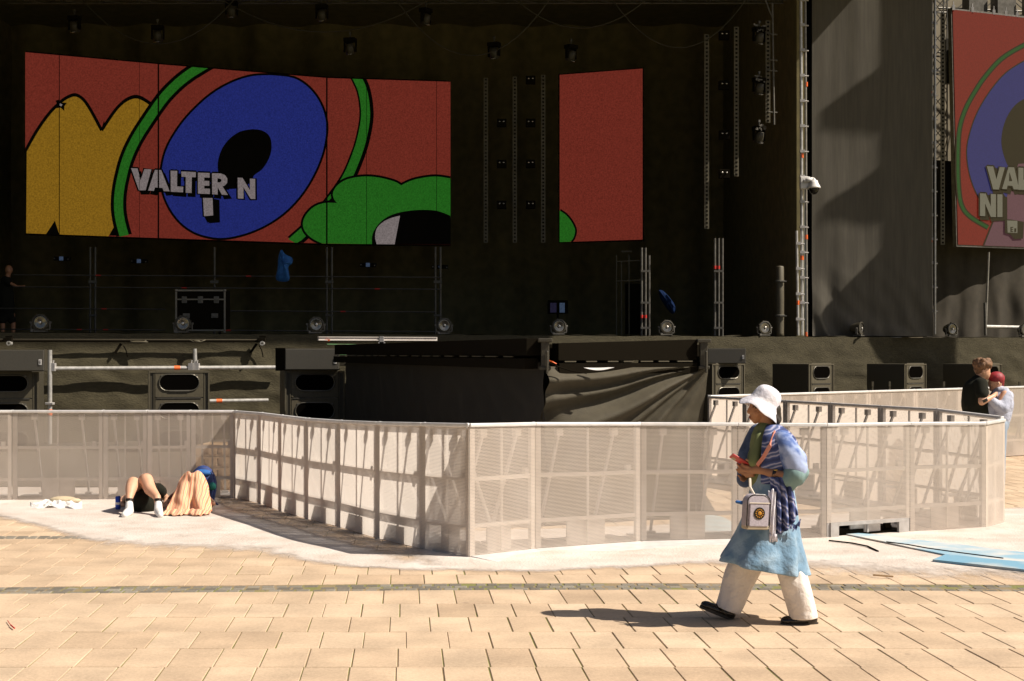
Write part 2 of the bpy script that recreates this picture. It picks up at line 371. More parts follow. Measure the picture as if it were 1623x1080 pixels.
# ================================================================ BARRIERS
def perf_mat():
    m = bpy.data.materials.new('perforated_sheet'); m.use_nodes = True
    n = m.node_tree.nodes; l = m.node_tree.links; n.clear()
    out = n.new('ShaderNodeOutputMaterial')
    uv = n.new('ShaderNodeUVMap'); uv.uv_map = 'UVMap'
    geo = n.new('ShaderNodeNewGeometry')
    dt = n.new('ShaderNodeVectorMath'); dt.operation = 'DOT_PRODUCT'; l.new(geo.outputs['Incoming'], dt.inputs[0]); l.new(geo.outputs['True Normal'], dt.inputs[1])
    ab = n.new('ShaderNodeMath'); ab.operation = 'ABSOLUTE'; l.new(dt.outputs['Value'], ab.inputs[0])
    pitch = .0145
    hole = []
    for off in ((0,0),(.5,.5)):
        mp = n.new('ShaderNodeMapping'); mp.inputs['Scale'].default_value = (1/pitch, 1/(pitch*1.732), 1); mp.inputs['Location'].default_value = (off[0], off[1], 0)
        l.new(uv.outputs[0], mp.inputs[0])
        fr = n.new('ShaderNodeVectorMath'); fr.operation = 'FRACTION'; l.new(mp.outputs[0], fr.inputs[0])
        sb = n.new('ShaderNodeVectorMath'); sb.operation = 'SUBTRACT'; sb.inputs[1].default_value = (.5,.5,0); l.new(fr.outputs[0], sb.inputs[0])
        ml = n.new('ShaderNodeVectorMath'); ml.operation = 'MULTIPLY'; ml.inputs[1].default_value = (1,1.732,0); l.new(sb.outputs[0], ml.inputs[0])
        ln = n.new('ShaderNodeVectorMath'); ln.operation = 'LENGTH'; l.new(ml.outputs[0], ln.inputs[0]); hole.append(ln)
    mn = n.new('ShaderNodeMath'); mn.operation = 'MINIMUM'; l.new(hole[0].outputs['Value'], mn.inputs[0]); l.new(hole[1].outputs['Value'], mn.inputs[1])
    # the sheet has thickness: seen aslant, a hole shows less of what is behind it
    rr = n.new('ShaderNodeMapRange'); rr.inputs[1].default_value = .25; rr.inputs[2].default_value = .95; rr.inputs[3].default_value = .10; rr.inputs[4].default_value = HOLE
    l.new(ab.outputs[0], rr.inputs[0])
    lt = n.new('ShaderNodeMath'); lt.operation = 'LESS_THAN'; l.new(mn.outputs[0], lt.inputs[0]); l.new(rr.outputs[0], lt.inputs[1])
    tr = n.new('ShaderNodeBsdfTransparent')
    nn = n.new('ShaderNodeTexNoise'); nn.inputs['Scale'].default_value = 3; nn.inputs['Detail'].default_value = 6; l.new(uv.outputs[0], nn.inputs[0])
    cr = n.new('ShaderNodeValToRGB'); cr.color_ramp.elements[0].color = (*SHEET_A, 1); cr.color_ramp.elements[1].color = (*SHEET_B, 1)
    cr.color_ramp.elements[0].position = .3; cr.color_ramp.elements[1].position = .7
    l.new(nn.outputs[0], cr.inputs[0])
    df = n.new('ShaderNodeBsdfDiffuse'); l.new(cr.outputs[0], df.inputs[0])
    gl = n.new('ShaderNodeBsdfGlossy'); gl.inputs['Roughness'].default_value = .38; gl.inputs['Color'].default_value = (.75,.68,.62,1)
    tl = n.new('ShaderNodeBsdfTranslucent'); tl.inputs[0].default_value = (1.,.93,.85,1)
    m1 = n.new('ShaderNodeMixShader'); m1.inputs[0].default_value = .22; l.new(df.outputs[0], m1.inputs[1]); l.new(gl.outputs[0], m1.inputs[2])
    m2 = n.new('ShaderNodeMixShader'); m2.inputs[0].default_value = TRANSL; l.new(m1.outputs[0], m2.inputs[1]); l.new(tl.outputs[0], m2.inputs[2])
    m3 = n.new('ShaderNodeMixShader'); l.new(lt.outputs[0], m3.inputs[0]); l.new(m2.outputs[0], m3.inputs[1]); l.new(tr.outputs[0], m3.inputs[2])
    l.new(m3.outputs[0], out.inputs[0]); return m
HOLE = .345; TRANSL = .50; SHEET_A = (.77,.66,.56); SHEET_B = (.90,.79,.69)
M['perf'] = perf_mat()
def sheet(p0, p1, z0a, z1a, z0b, z1b, parent, name='mesh_sheet'):
    me = bpy.data.meshes.new(name); L = (Vector(p1)-Vector(p0)).length
    me.from_pydata([(p0[0],p0[1],z0a),(p1[0],p1[1],z0b),(p1[0],p1[1],z1b),(p0[0],p0[1],z1a)], [], [(0,1,2,3)])
    u = me.uv_layers.new(name='UVMap'); uo = random.random()*.01
    for i, c in enumerate(((0,z0a),(L,z0b),(L,z1b),(0,z1a))): u.data[i].uv = (c[0]+uo, c[1])
    me.materials.append(M['perf']); o = bpy.data.objects.new(name, me); col.objects.link(o); o.parent = parent; return o
def barrier(p0, p1, h0, h1, label, group, gate=False, front_plate=0., zb=0.012, bare=False):
    """p0->p1 seen from the audience side runs left to right; the braces stand on the far side"""
    p0 = Vector((p0[0], p0[1], 0)); p1 = Vector((p1[0], p1[1], 0)); d = p1-p0; L = d.length; rz = math.atan2(d.y, d.x)
    t = thing('crowd_barrier', label, 'barrier', p0, rz, group); B = lambda m_, n_, mt, **k: m_.build(n_, mt, t, world=False, **k)
    zz = lambda x, f: (h0+(h1-h0)*x/L)*f
    bot0 = .15 if gate else zb
    sheet((0,-.004),(L,-.004), bot0, h0-.02, bot0, h1-.02, t)
    p = MB()
    p.box((.034,.02,h0/2-.01),(.055,.045,h0-.02)); B(p, 'post', M['steel'], bevel=.004)
    p = MB(); p.box((L-.028,.02,h1/2-.01),(.045,.045,h1-.02)); B(p, 'post', M['steel'], bevel=.004)
    r = MB(); r.bar((0,.012,h0-.008),(L,.012,h1-.008), .062, .034); B(r, 'top_rail', M['rail'], bevel=.008)
    q = MB()
    for f in (.59,.235):
        q.bar((.06,.024,zz(.06,f)),(L-.05,.024,zz(L-.05,f)), .03, .036)
    q.bar((L*.5,.02,.03),(L*.5,.02,zz(L*.5,.97)), .018, .018)
    q.box((L*.9,.045,zz(L,.59)+.03),(.05,.04,.09))
    B(q, 'cross_bar', M['steel'])
    for f in (.24,.76):
        b = MB(); b.bar((L*f,.04,zz(L*f,.93)),(L*f+(.0),.46,.05), .024, .024); b.box((L*f,.045,zz(L*f,.93)),(.07,.05,.07)); b.box((L*f,.46,.035),(.08,.10,.05))
        B(b, 'brace', M['steel_dark'] if False else M['steel'])
    s = MB(); s.box((L/2,.30,.018),(L-.03,.52,.022)); B(s, 'floor_plate', M['black'] if gate else M['steel'])
    s = MB(); s.box((L*.5,.06,.13),(L*.36,.02,.24)); s.box((L*.5,.15,.25),(L*.36,.20,.015)); B(s, 'step', M['steel'])
    c = MB(); c.tube((.0,.03,h0-.045),(.0,.03,h0+.012), .014); B(c, 'coupling_pin', M['rail'])
    if gate:
        gb = MB(); gb.box((L/2,-.006,.135),(L-.08,.03,.035)); gb.box((.09,-.006,.06),(.1,.03,.12)); gb.box((L-.10,-.006,.06),(.12,.03,.12)); B(gb, 'cable_opening_frame', M['steel'])
        gf = MB(); gf.box((L*.46,.10,.10),(.06,.04,.08)); gf.box((L*.80,.10,.10),(.07,.04,.10)); gf.box((L*.30,.10,.04),(L*.34,.12,.05)); gf.box((L*.66,.25,.05),(L*.4,.3,.04)); B(gf, 'cable_gate_clamp', M['black'])
    if front_plate:
        fp = MB(); fp.add([(.01,-.01,.02),(L-.01,-.01,.02),(L-.01,-front_plate,.005),(.01,-front_plate,.005),(.01,-.01,0),(L-.01,-.01,0),(L-.01,-front_plate,0),(.01,-front_plate,0)],
            [(0,1,2,3),(3,2,6,7),(0,3,7,4),(1,0,4,5),(2,1,5,6),(4,7,6,5)]); B(fp, 'toe_plate', M['rail'])
    return t
def base(px, py): v = G(px, py); return (v.x, v.y)
left = [(-125,797),(19,793.5),(163,792.5),(233,792),(302,791),(371,790)]
diag = [(371,790),(412,799),(444,811),(486,823.5),(537,836.5),(598,855),(669,871.5),(744,885)]
diagt = [652,655,659,664,667.5,670,671.5,673]
front = [(744,885),(848,873),(1015,861),(1169,857),(1310,853.5),(1442,844),(1562,837),(1592,829)]
frontt = [673,671,671,671.5,672.5,670.5,670,665]
def hgt(b, ty): Y = G(*b).y; return H0-(ty-HY)*Y/F
LG = 'crowd barriers of perforated sheet'
for i, (a, b) in enumerate(zip(left, left[1:])):
    nm = ['cut by the left edge of the photo','beside the white cloth bundle','right behind the bare knees','between the bare knees and the striped blanket','behind the blue backpack and beside the corner'][i]
    barrier(base(*a), base(*b), hgt(a,651.5), hgt(b,651.5), 'sunlit barrier panel of the left run, ' + nm, LG)
for i, (a, b) in enumerate(zip(diag, diag[1:])):
    barrier(base(*a), base(*b), hgt(a,diagt[i]), hgt(b,diagt[i+1]), 'shaded barrier panel of the slanting run, %s from its far left end' % ordw(i), LG)
fl = ['narrow sheet at the bend, next to the slanting run','left of the middle of the photo, over the toe plates','with the round tray seen through it, left of the walking woman','directly behind the walking woman',
      'raised above the cable opening, right of the woman','with bright light flecks, right of the cable opening','narrow end sheet at the right corner of the pen']
for i, (a, b) in enumerate(zip(front, front[1:])):
    barrier(base(*a), base(*b), hgt(a,frontt[i]), hgt(b,frontt[i+1]), 'front run barrier panel, ' + fl[i], LG, gate=(i == 4), front_plate=[.42,.42,.38,0,0,0,0][i])
ra = Vector((5.31,16.04,0)); rb = Vector((2.95,22.1,0)); nr = 6
for i in range(nr):
    a = ra.lerp(rb, i/nr); b = ra.lerp(rb, (i+1)/nr)
    barrier(a, b, 1.145 if i == 0 else 1.19, 1.19, 'dark-railed barrier panel seen from behind, %s from the right corner of the pen' % ordw(i), LG)
rc = Vector((11.5,28.2,0)); nb = 9
for i in range(nb):
    a = rb.lerp(rc, i/nb); b = rb.lerp(rc, (i+1)/nb)
    barrier(a, b, 1.2+.055*i/nb, 1.2+.055*(i+1)/nb, 'barrier panel of the rear run behind the couple, %s from its left end' % ordw(i), LG)
# ================================================================ STAGE
LZ = 2.235
LS = .40; LX0 = -10.2; LY0 = 29.5
def lipXY(X): return LY0+LS*(X-LX0)
def lipY(px): return (LY0-LS*LX0)/(1-LS*(px-CX)/F)
SA = math.atan(LS)
st = thing('stage', 'huge dark open-air concert stage with black roof, side walls and deck', 'stage', (-1.5,36,0))
dk = MB(); dk.prism([(-18,lipXY(-18)+.02),(18,lipXY(18)+.02),(18,52),(-18,52)], LZ-.12, LZ-.004); dk.build('deck', M['black'], st)
b_ = MB(); b_.grid(lambda u, v: (-20+29*u, 50.5+.25*math.sin(u*90)+.2*nz(u*30,v*3), v*14), 180, 6); b_.build('backdrop', M['void'], st, smooth=True)
rf = MB(); rf.prism([(-22,lipXY(-22)-6.35),(10.6,lipXY(10.6)-6.35),(10.6,40),(9,52),(-22,52)], 13, 13.3); rf.build('roof', M['void'], st)
b_ = MB(); b_.box((-17.2,40,6.5),(.2,25,13)); b_.build('side_wall', M['void'], st)
b_ = MB(); b_.box((7.3,44,6.5),(.2,13,13)); b_.build('side_wall', M['void'], st)
# roof beams, overhead trusses (dim)
def truss(mb, a, b, s_=.3, n=None, r=.02):
    a = Vector(a); b = Vector(b); d = (b-a); L = d.length; dn = d.normalized()
    up = Vector((0,0,1)) if abs(dn.z) < .9 else Vector((0,1,0)); sd = dn.cross(up).normalized(); up = sd.cross(dn)
    cs = [sd*s_/2+up*s_/2, -sd*s_/2+up*s_/2, -sd*s_/2-up*s_/2, sd*s_/2-up*s_/2]
    for c in cs: mb.tube(a+c, b+c, r, n=6)
    n = n or int(L/s_/1.2)
    for i in range(n):
        for k in range(4):
            c0, c1 = cs[k], cs[(k+1)%4]
            if i % 2: c0, c1 = c1, c0
            mb.tube(a+d*(i/n)+c0, a+d*((i+1)/n)+c1, r*.6, n=5)
tr = thing('overhead_truss', 'dark lighting truss hung high under the stage roof', 'truss', (-4,38,10.7))
m_ = MB(); truss(m_, (-13,38,11.05), (7,38,11.05), .4, r=.022); m_.build('truss_frame', M['tube_dark'], tr)
for cx0, cx1, sag in ((-11,-7,1.2),(-7.5,-2,.9),(-3,1,1.5),(0,3.5,.8),(2.5,6,1.3)):
    m_ = MB(); m_.path([(cx0+(cx1-cx0)*i/14, 37.7, 10.9-sag*4*(i/14)*(1-i/14)) for i in range(15)], .014, 6); m_.build('hanging_cable', M['blackpaint'], tr)
for xx in (-10,-5.5,-1.2,2.4,5.2):
    m_ = MB(); m_.tube((xx,38,11.2),(xx,38,13), .015); m_.box((xx,38,12.1),(.18,.14,.4)); m_.build('chain_hoist', M['tube_dark'], tr)
hang = [(250,45,38),(510,12,38),(555,65,38.2),(675,18,38),(783,72,38.2),(367,6,38.1),(118,30,38.1),(905,76,38.2)]
proto_m = None
def moving_light(loc, label, group):
    t = thing('stage_light', label, 'spotlight', loc, 0, group)
    b = MB(); b.box((0,0,.02),(.30,.22,.10)); b.build('base', M['black'], t, world=False, bevel=.01)
    y = MB(); y.box((-.15,0,-.15),(.03,.09,.28)); y.box((.15,0,-.15),(.03,.09,.28)); y.box((0,0,-.035),(.30,.09,.02)); y.build('yoke', M['black'], t, world=False, bevel=.006)
    h = MB(); h.lathe([(0,.16),(.09,.15),(.11,.05),(.12,-.12),(.10,-.13),(0,-.13)], (0,0,-.22), Matrix.Rotation(R(25),3,'X')); h.build('lamp_head', M['blackpaint'], t, world=False, smooth=True)
    l_ = MB(); l_.ell((0,-.055,-.345), (.085,.085,.025), Matrix.Rotation(R(25),3,'X')); l_.build('lens', M['lens'], t, world=False, smooth=True)
    c = MB(); c.tube((.0,0,.07),(0,0,.2), .014); c.box((0,0,.2),(.05,.05,.06)); c.build('clamp', M['tube_dark'], t, world=False)
    return t
wh = ['upper left','top, left of centre','left of centre just above the big screen','top, above the right end of the big screen','above the dark gap right of the big screen','topmost near the ring of the big screen','far left','reddish, above the narrow red screen']
for i, (x, y_, Y) in enumerate(hang):
    p = P(x, y_, Y); lb = 'dim stage light under the roof, ' + wh[i]
    if proto_m is None: proto_m = moving_light(p, lb, 'lights hung from the stage roof')
    else: dup(proto_m, p, random.uniform(-1,1), lb)
# ---- skirt of the stage front, hung with folds
def fold(u, v, seed=0., amp=.05):
    a = nz(u*1.1+seed, v*.7, seed)*1.0 + .7*nz(u*2.4+v*1.2+seed, v*1.9-u*.5, 3+seed) + .35*nz(u*1.4-v*2.2, v*7+u*1.5, 9+seed)
    return amp*a
def lipfn(off, seed, amp, z0, z1, xa, xb):
    def fn(u, v):
        X = xa+(xb-xa)*u; Y = lipXY(X)-off; z = z1+(z0-z1)*v
        k = fold(X, z*1.6, seed, amp)*min(1, .15+v*2.5); return Vector((X+LS*k*.9, Y-k*.93, z - (.03*abs(nz(X*1.7, 5)) if v == 0 else 0)))
    return fn
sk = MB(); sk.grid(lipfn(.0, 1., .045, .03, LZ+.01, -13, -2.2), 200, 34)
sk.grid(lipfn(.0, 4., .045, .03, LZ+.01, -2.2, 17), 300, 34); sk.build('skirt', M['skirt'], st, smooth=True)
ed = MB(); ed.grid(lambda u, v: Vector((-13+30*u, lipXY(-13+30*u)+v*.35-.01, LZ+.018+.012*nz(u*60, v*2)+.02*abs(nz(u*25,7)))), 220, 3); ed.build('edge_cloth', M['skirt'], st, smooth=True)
# ---- thrust
TA = (-3.02, 26.9); TB = (.345, 15.55); TC = (2.12, 16.3)
th = thing('catwalk_platform', 'black-draped catwalk jutting from the stage towards the barriers', 'stage platform', (.3,20,0))
tp = MB(); tp.prism([(TA[0]+.2,TA[1]),(TB[0]+.05,TB[1]+.15),(TC[0]-.03,TC[1]+.1),(3.0,35.5),(-3.0,34)], 1.80, 1.93); tp.build('deck', M['black'], th)
def facefn(p, q, z0, z1, seed, amp, sag=0., diag=0.):
    p = Vector((*p,0)); q = Vector((*q,0)); d = (q-p); L = d.length; n_ = Vector((d.y,-d.x,0)).normalized()
    def fn(u, v):
        z = z1+(z0-z1)*v; s_ = u*L
        k = fold(s_*.9, z*1.3, seed, amp)*min(1, .2+v*3)
        if diag:      # the cloth leans back and creases fan out from its upper right corner
            ax = (1.03-u)*L; az = (z1-z)+.02; th_ = math.atan2(az, ax)*57.3; r__ = math.hypot(ax, az)
            wv = 2.2*nz(u*2.2, v*2, 4)
            k += -.30*v + diag*min(1, r__*1.1)*sum(a_*math.exp(-((th_+wv-t_)/w_)**2) for t_, w_, a_ in ((5.5,2.6,.8),(12,2.2,.55),(24,4.5,1.25),(33,3.,.65),(43,4,.7),(58,6,.5)))
            k += .03*nz(u*3, v*9, 6)*v + .035*math.exp(-((u-.03)/.05)**2)*math.sin(v*14)
        return p + d*u + n_*k + Vector((0,0,z - (sag*math.sin(PI*min(1,u*1.0))*(v == 0))))
    return fn, L
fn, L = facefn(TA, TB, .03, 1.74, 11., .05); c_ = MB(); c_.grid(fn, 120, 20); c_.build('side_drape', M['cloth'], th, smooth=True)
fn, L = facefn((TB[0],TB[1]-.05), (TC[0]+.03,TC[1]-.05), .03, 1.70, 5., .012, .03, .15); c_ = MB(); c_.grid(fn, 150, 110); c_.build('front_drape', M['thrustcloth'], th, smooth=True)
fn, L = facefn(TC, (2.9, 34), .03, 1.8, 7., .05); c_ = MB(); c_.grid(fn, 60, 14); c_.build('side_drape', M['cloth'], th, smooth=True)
def fascia(name, p, q, zt0, zt1, zb, lbl, ndash):
    p = Vector((*p,0)); q = Vector((*q,0)); d = (q-p).normalized(); L = (q-p).length; n_ = Vector((d.y,-d.x,0))
    t = thing(name, lbl, 'ramp edge', p+n_*.16, 0, 'long black fascia boxes of the catwalk')
    pr_ = .20 if ndash > 10 else .06; a = p+n_*pr_; b = q+n_*pr_
    m_ = MB(); 
    m_.add([a+Vector((0,0,zb+.13)), b+Vector((0,0,zb+.13)), b+Vector((0,0,zt1)), a+Vector((0,0,zt0)),
            a-n_*.16+Vector((0,0,zb+.13)), b-n_*.16+Vector((0,0,zb+.13)), b-n_*.16+Vector((0,0,zt1)), a-n_*.16+Vector((0,0,zt0))],
           [(0,1,2,3),(5,4,7,6),(3,2,6,7),(1,0,4,5),(4,0,3,7),(1,5,6,2)]); m_.build('upper_panel', M['black'], t)
    m_ = MB(); m_.bar(a-n_*.05+Vector((0,0,zb+.045)), b-n_*.05+Vector((0,0,zb+.045)), .14, .11); m_.build('lower_panel', M['black'], t)
    m_ = MB(); x = .06
    while x < L-.1:
        w_ = random.uniform(.28,.5)*L/ndash*1.35
        if x+w_ > L: break
        m_.bar(a+d*x+n_*.012+Vector((0,0,zb+.118)), a+d*(x+w_)+n_*.012+Vector((0,0,zb+.118)), .03, .012); x += w_+L/ndash*random.uniform(.22,.5)
    m_.build('dashed_lip', M['plate'], t); return t  # row of paler dashes of random length along the lower lip
fascia('catwalk_fascia', TA, TB, 1.985, 1.99, 1.68, 'long black box along the shaded left side of the catwalk', 16)
fascia('catwalk_fascia', (TB[0]+.12,TB[1]+.04), (TC[0]-.12,TC[1]-.05), 1.94, 1.985, 1.63, 'shorter black box above the creased cloth at the catwalk front', 6)
for k, (p, lb) in enumerate([((TB[0]+.0,TB[1]-.08),'black clamp post at the catwalk nose between the two black boxes'),((TC[0]-.03,TC[1]-.12),'black clamp post at the right end of the catwalk front')]):
    m_ = MB(); m_.box((p[0],p[1],1.84),(.085,.10,.30)); m_.box((p[0],p[1],1.97),(.15,.14,.04)); m_.box((p[0],p[1]-.0,1.68),(.12,.13,.035)); m_.tube((p[0]+.02,p[1]-.07,1.62),(p[0]+.02,p[1]-.07,1.86),.014)
    tag(m_.build('clamp_post', M['blackpaint'], bevel=.008), lb, 'clamp post', 'clamp posts of the catwalk')
wc = MB(); wc.grid(lambda u, v: P(925+48*u, 583.0+.3*math.sin(u*5), 15.6)+Vector((0,-.03-.02*v,-.026*v*math.sin(PI*u))), 16, 3)
tag(wc.build('cloth_scrap', M['white'], solid=.003), 'small white scrap hanging from the top of the creased black cloth', 'cloth')
cb = MB(); cb.path([P(868,575,15.5), P(880,580,15.4), P(905,588,15.4), P(930,592,15.4)], .008); tag(cb.build('cable', M['black']), 'thin black cable drooping over the creased cloth', 'cable')
cb = MB(); cb.path([P(870,572,15.45), P(876,574,15.4), P(882,577,15.4)], .007); tag(cb.build('cable', M['orange']), 'short orange-red cable end at the catwalk nose', 'cable')
# ---- LED screens
LED = {k: emit('led_'+k, c, s_) for k, c, s_ in (('red','6e2a20',.57),('yellow','8c671a',.50),('green','24661c',.50),('blue','20296e',.56),('white','7f7574',.53),('black','000000',0.))}
GAIN = 1.0
def scrmap(tab): return lambda px: interp(tab, px)
SQ = [(40,41.4),(250,43.1),(518,45.1),(714,46.0)]
yT = [(40,83),(250,102),(518,124),(714,130)]; yB = [(40,370),(250,377.5),(518,386.5),(714,388.3)]
def tris2(q):
    idx = list(range(len(q))); ar = sum(q[i][0]*q[(i+1)%len(q)][1]-q[(i+1)%len(q)][0]*q[i][1] for i in idx)
    if ar < 0: idx.reverse()
    cr = lambda a, b, c: (b[0]-a[0])*(c[1]-a[1])-(b[1]-a[1])*(c[0]-a[0]); out = []
    while len(idx) > 3:
        for k in range(len(idx)):
            i, j, l = idx[k-1], idx[k], idx[(k+1)%len(idx)]
            if cr(q[i], q[j], q[l]) <= 1e-9: continue
            if any(cr(q[i],q[j],q[m]) >= -1e-9 and cr(q[j],q[l],q[m]) >= -1e-9 and cr(q[l],q[i],q[m]) >= -1e-9 for m in idx if m not in (i,j,l)): continue
            out.append((i,j,l)); idx.pop(k); break
        else:
            k = min(range(len(idx)), key=lambda k: abs(cr(q[idx[k-1]], q[idx[k]], q[idx[(k+1)%len(idx)]]))); idx.pop(k)
    out.append(tuple(idx)); return out
class Art:
    def __init__(s, tab, keys): s.tab = tab; s.m = MB(); s.keys = keys; s.mats = [LED[k] for k in keys]; s.layer = 0
    def pt(s, x, y, k):
        Y = 1/interp([(a, 1/b) for a, b in s.tab], x); return P(x, y, Y-.0025*k)
    def poly(s, pts, key):
        s.layer += 1; s.m.k = s.keys.index(key)
        bs = [b for b, _ in s.tab[1:-1]]
        # split at the bends so every piece lies on the screen
        parts = [pts]
        for b in bs:
            nxt = []
            for q in parts: 
                for side in (0, 1):
                    c = clipx(q, b, side)
                    if len(c) > 2: nxt.append(c)
            parts = nxt
        for q in parts:
            r_ = []
            for v in q:
                if not r_ or abs(v[0]-r_[-1][0])+abs(v[1]-r_[-1][1]) > .05: r_.append(v)
            if abs(r_[0][0]-r_[-1][0])+abs(r_[0][1]-r_[-1][1]) < .05: r_.pop()
            if len(r_) < 3: continue
            s.m.add([s.pt(x, y, s.layer) for x, y in r_], tris2(r_))
    def line(s, pts, w_, key, closed=False):
        if closed: pts = list(pts)+[pts[0], pts[1]]
        np_ = [pts[0]]
        for p, q in zip(pts, pts[1:]):
            cut = sorted([(b-p[0])/(q[0]-p[0]) for b, _ in s.tab[1:-1] if (p[0]-b)*(q[0]-b) < 0])
            np_ += [(p[0]+(q[0]-p[0])*t, p[1]+(q[1]-p[1])*t) for t in cut]+[q]
        pts = np_
        n = len(pts); L_ = []; R_ = []
        for i in range(n):
            a = Vector(pts[max(0,i-1)]); b = Vector(pts[min(n-1,i+1)]); d = (b-a); d = d.normalized() if d.length > 1e-6 else Vector((1,0)); nn = Vector((-d.y, d.x))
            ww = (w_[0]+(w_[1]-w_[0])*i/(n-1)) if isinstance(w_, tuple) else w_
            p = Vector(pts[i]); L_.append(p+nn*ww/2); R_.append(p-nn*ww/2)
        s.layer += 1; s.m.k = s.keys.index(key)
        for i in range(n-1):
            q = [L_[i], L_[i+1], R_[i+1], R_[i]]
            q = [(max(s.xr[0], min(s.xr[1], v.x)), v.y) for v in q]
            q = [(x, max(s.ylim(x)[0], min(s.ylim(x)[1], y))) for x, y in q]
            bits = [q]
            for b, _ in s.tab[1:-1]:
                nb_ = []
                for z_ in bits:
                    if min(v[0] for v in z_) < b-1e-6 and max(v[0] for v in z_) > b+1e-6: nb_ += [c for c in (clipx(z_, b, 0), clipx(z_, b, 1)) if len(c) > 2]
                    else: nb_.append(z_)
                bits = nb_
            for z_ in bits: s.m.add([s.pt(x, y, s.layer) for x, y in z_], [tuple(range(len(z_)))])
def clipx(pts, b, side):
    out = []; n = len(pts)
    for i in range(n):
        p, q = pts[i], pts[(i+1)%n]; ip = (p[0] <= b) if side == 0 else (p[0] >= b); iq = (q[0] <= b) if side == 0 else (q[0] >= b)
        if ip: out.append(tuple(p))
        if ip != iq:
            t = (b-p[0])/(q[0]-p[0]); out.append((b, p[1]+(q[1]-p[1])*t))
    return out
def ell_pts(c, rx, ry, ang, n=60):
    a = R(ang); return [(c[0]+rx*math.cos(t)*math.cos(a)-ry*math.sin(t)*math.sin(a), c[1]+rx*math.cos(t)*math.sin(a)+ry*math.sin(t)*math.cos(a)) for t in [2*PI*i/n for i in range(n)]]
KEYS = ['red','yellow','green','blue','white','black']
scr = thing('led_screen', 'wide LED screen showing a blue oval, green cloud and the letters VALTER N I', 'screen', P(377,240,43))
A = Art(SQ, KEYS); A.xr = (40,714); A.ylim = lambda x: (interp(yT,x), interp(yB,x))
A.poly([(x, interp(yT,x)) for x in (40,250,518,714)]+[(x, interp(yB,x)) for x in (714,518,250,40)], 'red')
# yellow double hump
hump = smoothpts([(40,240),(58,208),(78,180),(97,161),(110,153),(120,151),(130,156),(139,167),(150,186),(161,207)], 5)
hump2 = smoothpts([(161,207),(172,190),(186,171),(200,159),(214,154),(226,157),(240,166)], 5)
A.poly([(x,y-3) for x, y in hump]+[(165,191)]+[(x,y-3.5) for x, y in hump2]+[(240,190),(205,235),(192,290),(186,330),(190,374),(40,371)], 'black')
A.poly(hump[1:]+hump2+[(225,185),(205,225),(190,262),(182,300),(180,335),(181,359),(172,374.8),(94,371.9),(87,350),(73,371.2),(41.5,370)], 'yellow')
A.line(hump, 5, 'black'); A.line(hump2, 5, 'black')
A.poly([(93,158),(98,163),(106,163),(102,169),(102,176),(96,171),(88,172),(91,166),(88,160)], 'black')
A.poly([(95,164),(99,166),(97,169),(94,167)], 'white')
# green ring
ring = smoothpts([(334,97),(316,108),(300,118),(280,134),(259,156),(237,187),(216,220),(202,250),(194,278),(189,305),(188,330),(191,352),(197,374.5)], 6)
A.line(ring, 25, 'black'); A.line(ring, 14.5, 'green')
ringr = smoothpts([(560,112),(567,126),(574,142),(578.5,165),(579,190),(573,222),(564,250),(550,282),(530,312),(500,350),(462,385)], 6)
A.line([(x+1.5,y) for x, y in ringr], (22,24), 'black'); A.line(ringr, (14,15), 'green')
# blue oval
blue = smoothpts([(430,119.5),(465,124),(490,140),(508,165),(517,196),(514,230),(504,262),(488,293),(468,320),(443,343),(413,361),(380,373),(348,377.5),(315,371),(290,356),(271,333),(259,305),(256,275),(263,240),(280,208),(303,179),(335,150),(368,131),(400,121),(430,119.5)], 4)[:-1]
A.poly([(388+(x-388)*1.024, max(119.2 if x > 430 else 0, min(381.6 if x<400 else 400, 248+(y-248)*1.022))) for x, y in blue], 'black') if False else None
A.line(blue, 7, 'black', closed=True); A.poly(blue, 'blue')
A.poly(smoothpts([(400,205),(415,207),(427,216),(430.5,232),(427,250),(416,268),(402,279),(398,290),(365,300),(349,282),(345,262),(350,240),(362,222),(380,209),(400,205)], 4)[:-1], 'black')
# letters, traced in a 6.492x enlargement
Z = lambda q: [(190+u/6.492, 240+v/6.492) for u, v in q]
LET = {'V': [(115,174),(182,177),(213,300),(252,184),(325,186),(265,402),(196,402)],
 'A': [(360,192),(425,194),(512,413),(452,411),(438,378),(362,372),(350,407),(290,405)],
 'L': [(522,200),(590,202),(588,362),(652,365),(650,423),(524,417)],
 'T': [(632,208),(782,214),(780,268),(740,266),(738,430),(677,427),(678,264),(634,262)],
 'E': [(803,220),(924,224),(924,272),(868,270),(868,304),(920,306),(920,356),(868,354),(868,384),(926,386),(926,440),(803,436)],
 'R': [(948,226),(1040,229),(1082,246),(1106,282),(1104,326),(1080,352),(1056,362),(1112,450),(1050,448),(1006,370),(1006,446),(950,443)],
 'N': [(1212,272),(1262,274),(1338,400),(1338,282),(1392,284),(1394,492),(1346,490),(1272,372),(1272,488),(1214,486)],
 'I': [(855,480),(953,482),(960,660),(866,668)]}
for k in 'VALTERNI':
    q = LET[k]; c = [(u+30, v+38) for u, v in q] if k not in 'NI' else [(u+ (60 if k == 'I' else 6), v+(68 if k == 'I' else 8)) for u, v in q]
    A.poly(Z(c), 'black'); A.line(Z(c), 3.6 if k == 'I' else 3.6, 'black', closed=True)
    if k == 'I': A.poly(Z([(855,470),(1025,500),(1028,700),(900,735),(860,660)]), 'black')
for k in 'VALTERNI': A.line(Z(LET[k]), 5.2, 'black', closed=True)
for k in 'VALTERNI': A.poly(Z(LET[k]), 'white')
A.poly(Z([(398,290),(408,316),(384,316)]), 'black'); A.poly(Z([(1004,278),(1040,284),(1046,306),(1030,322),(1004,320)]), 'black')
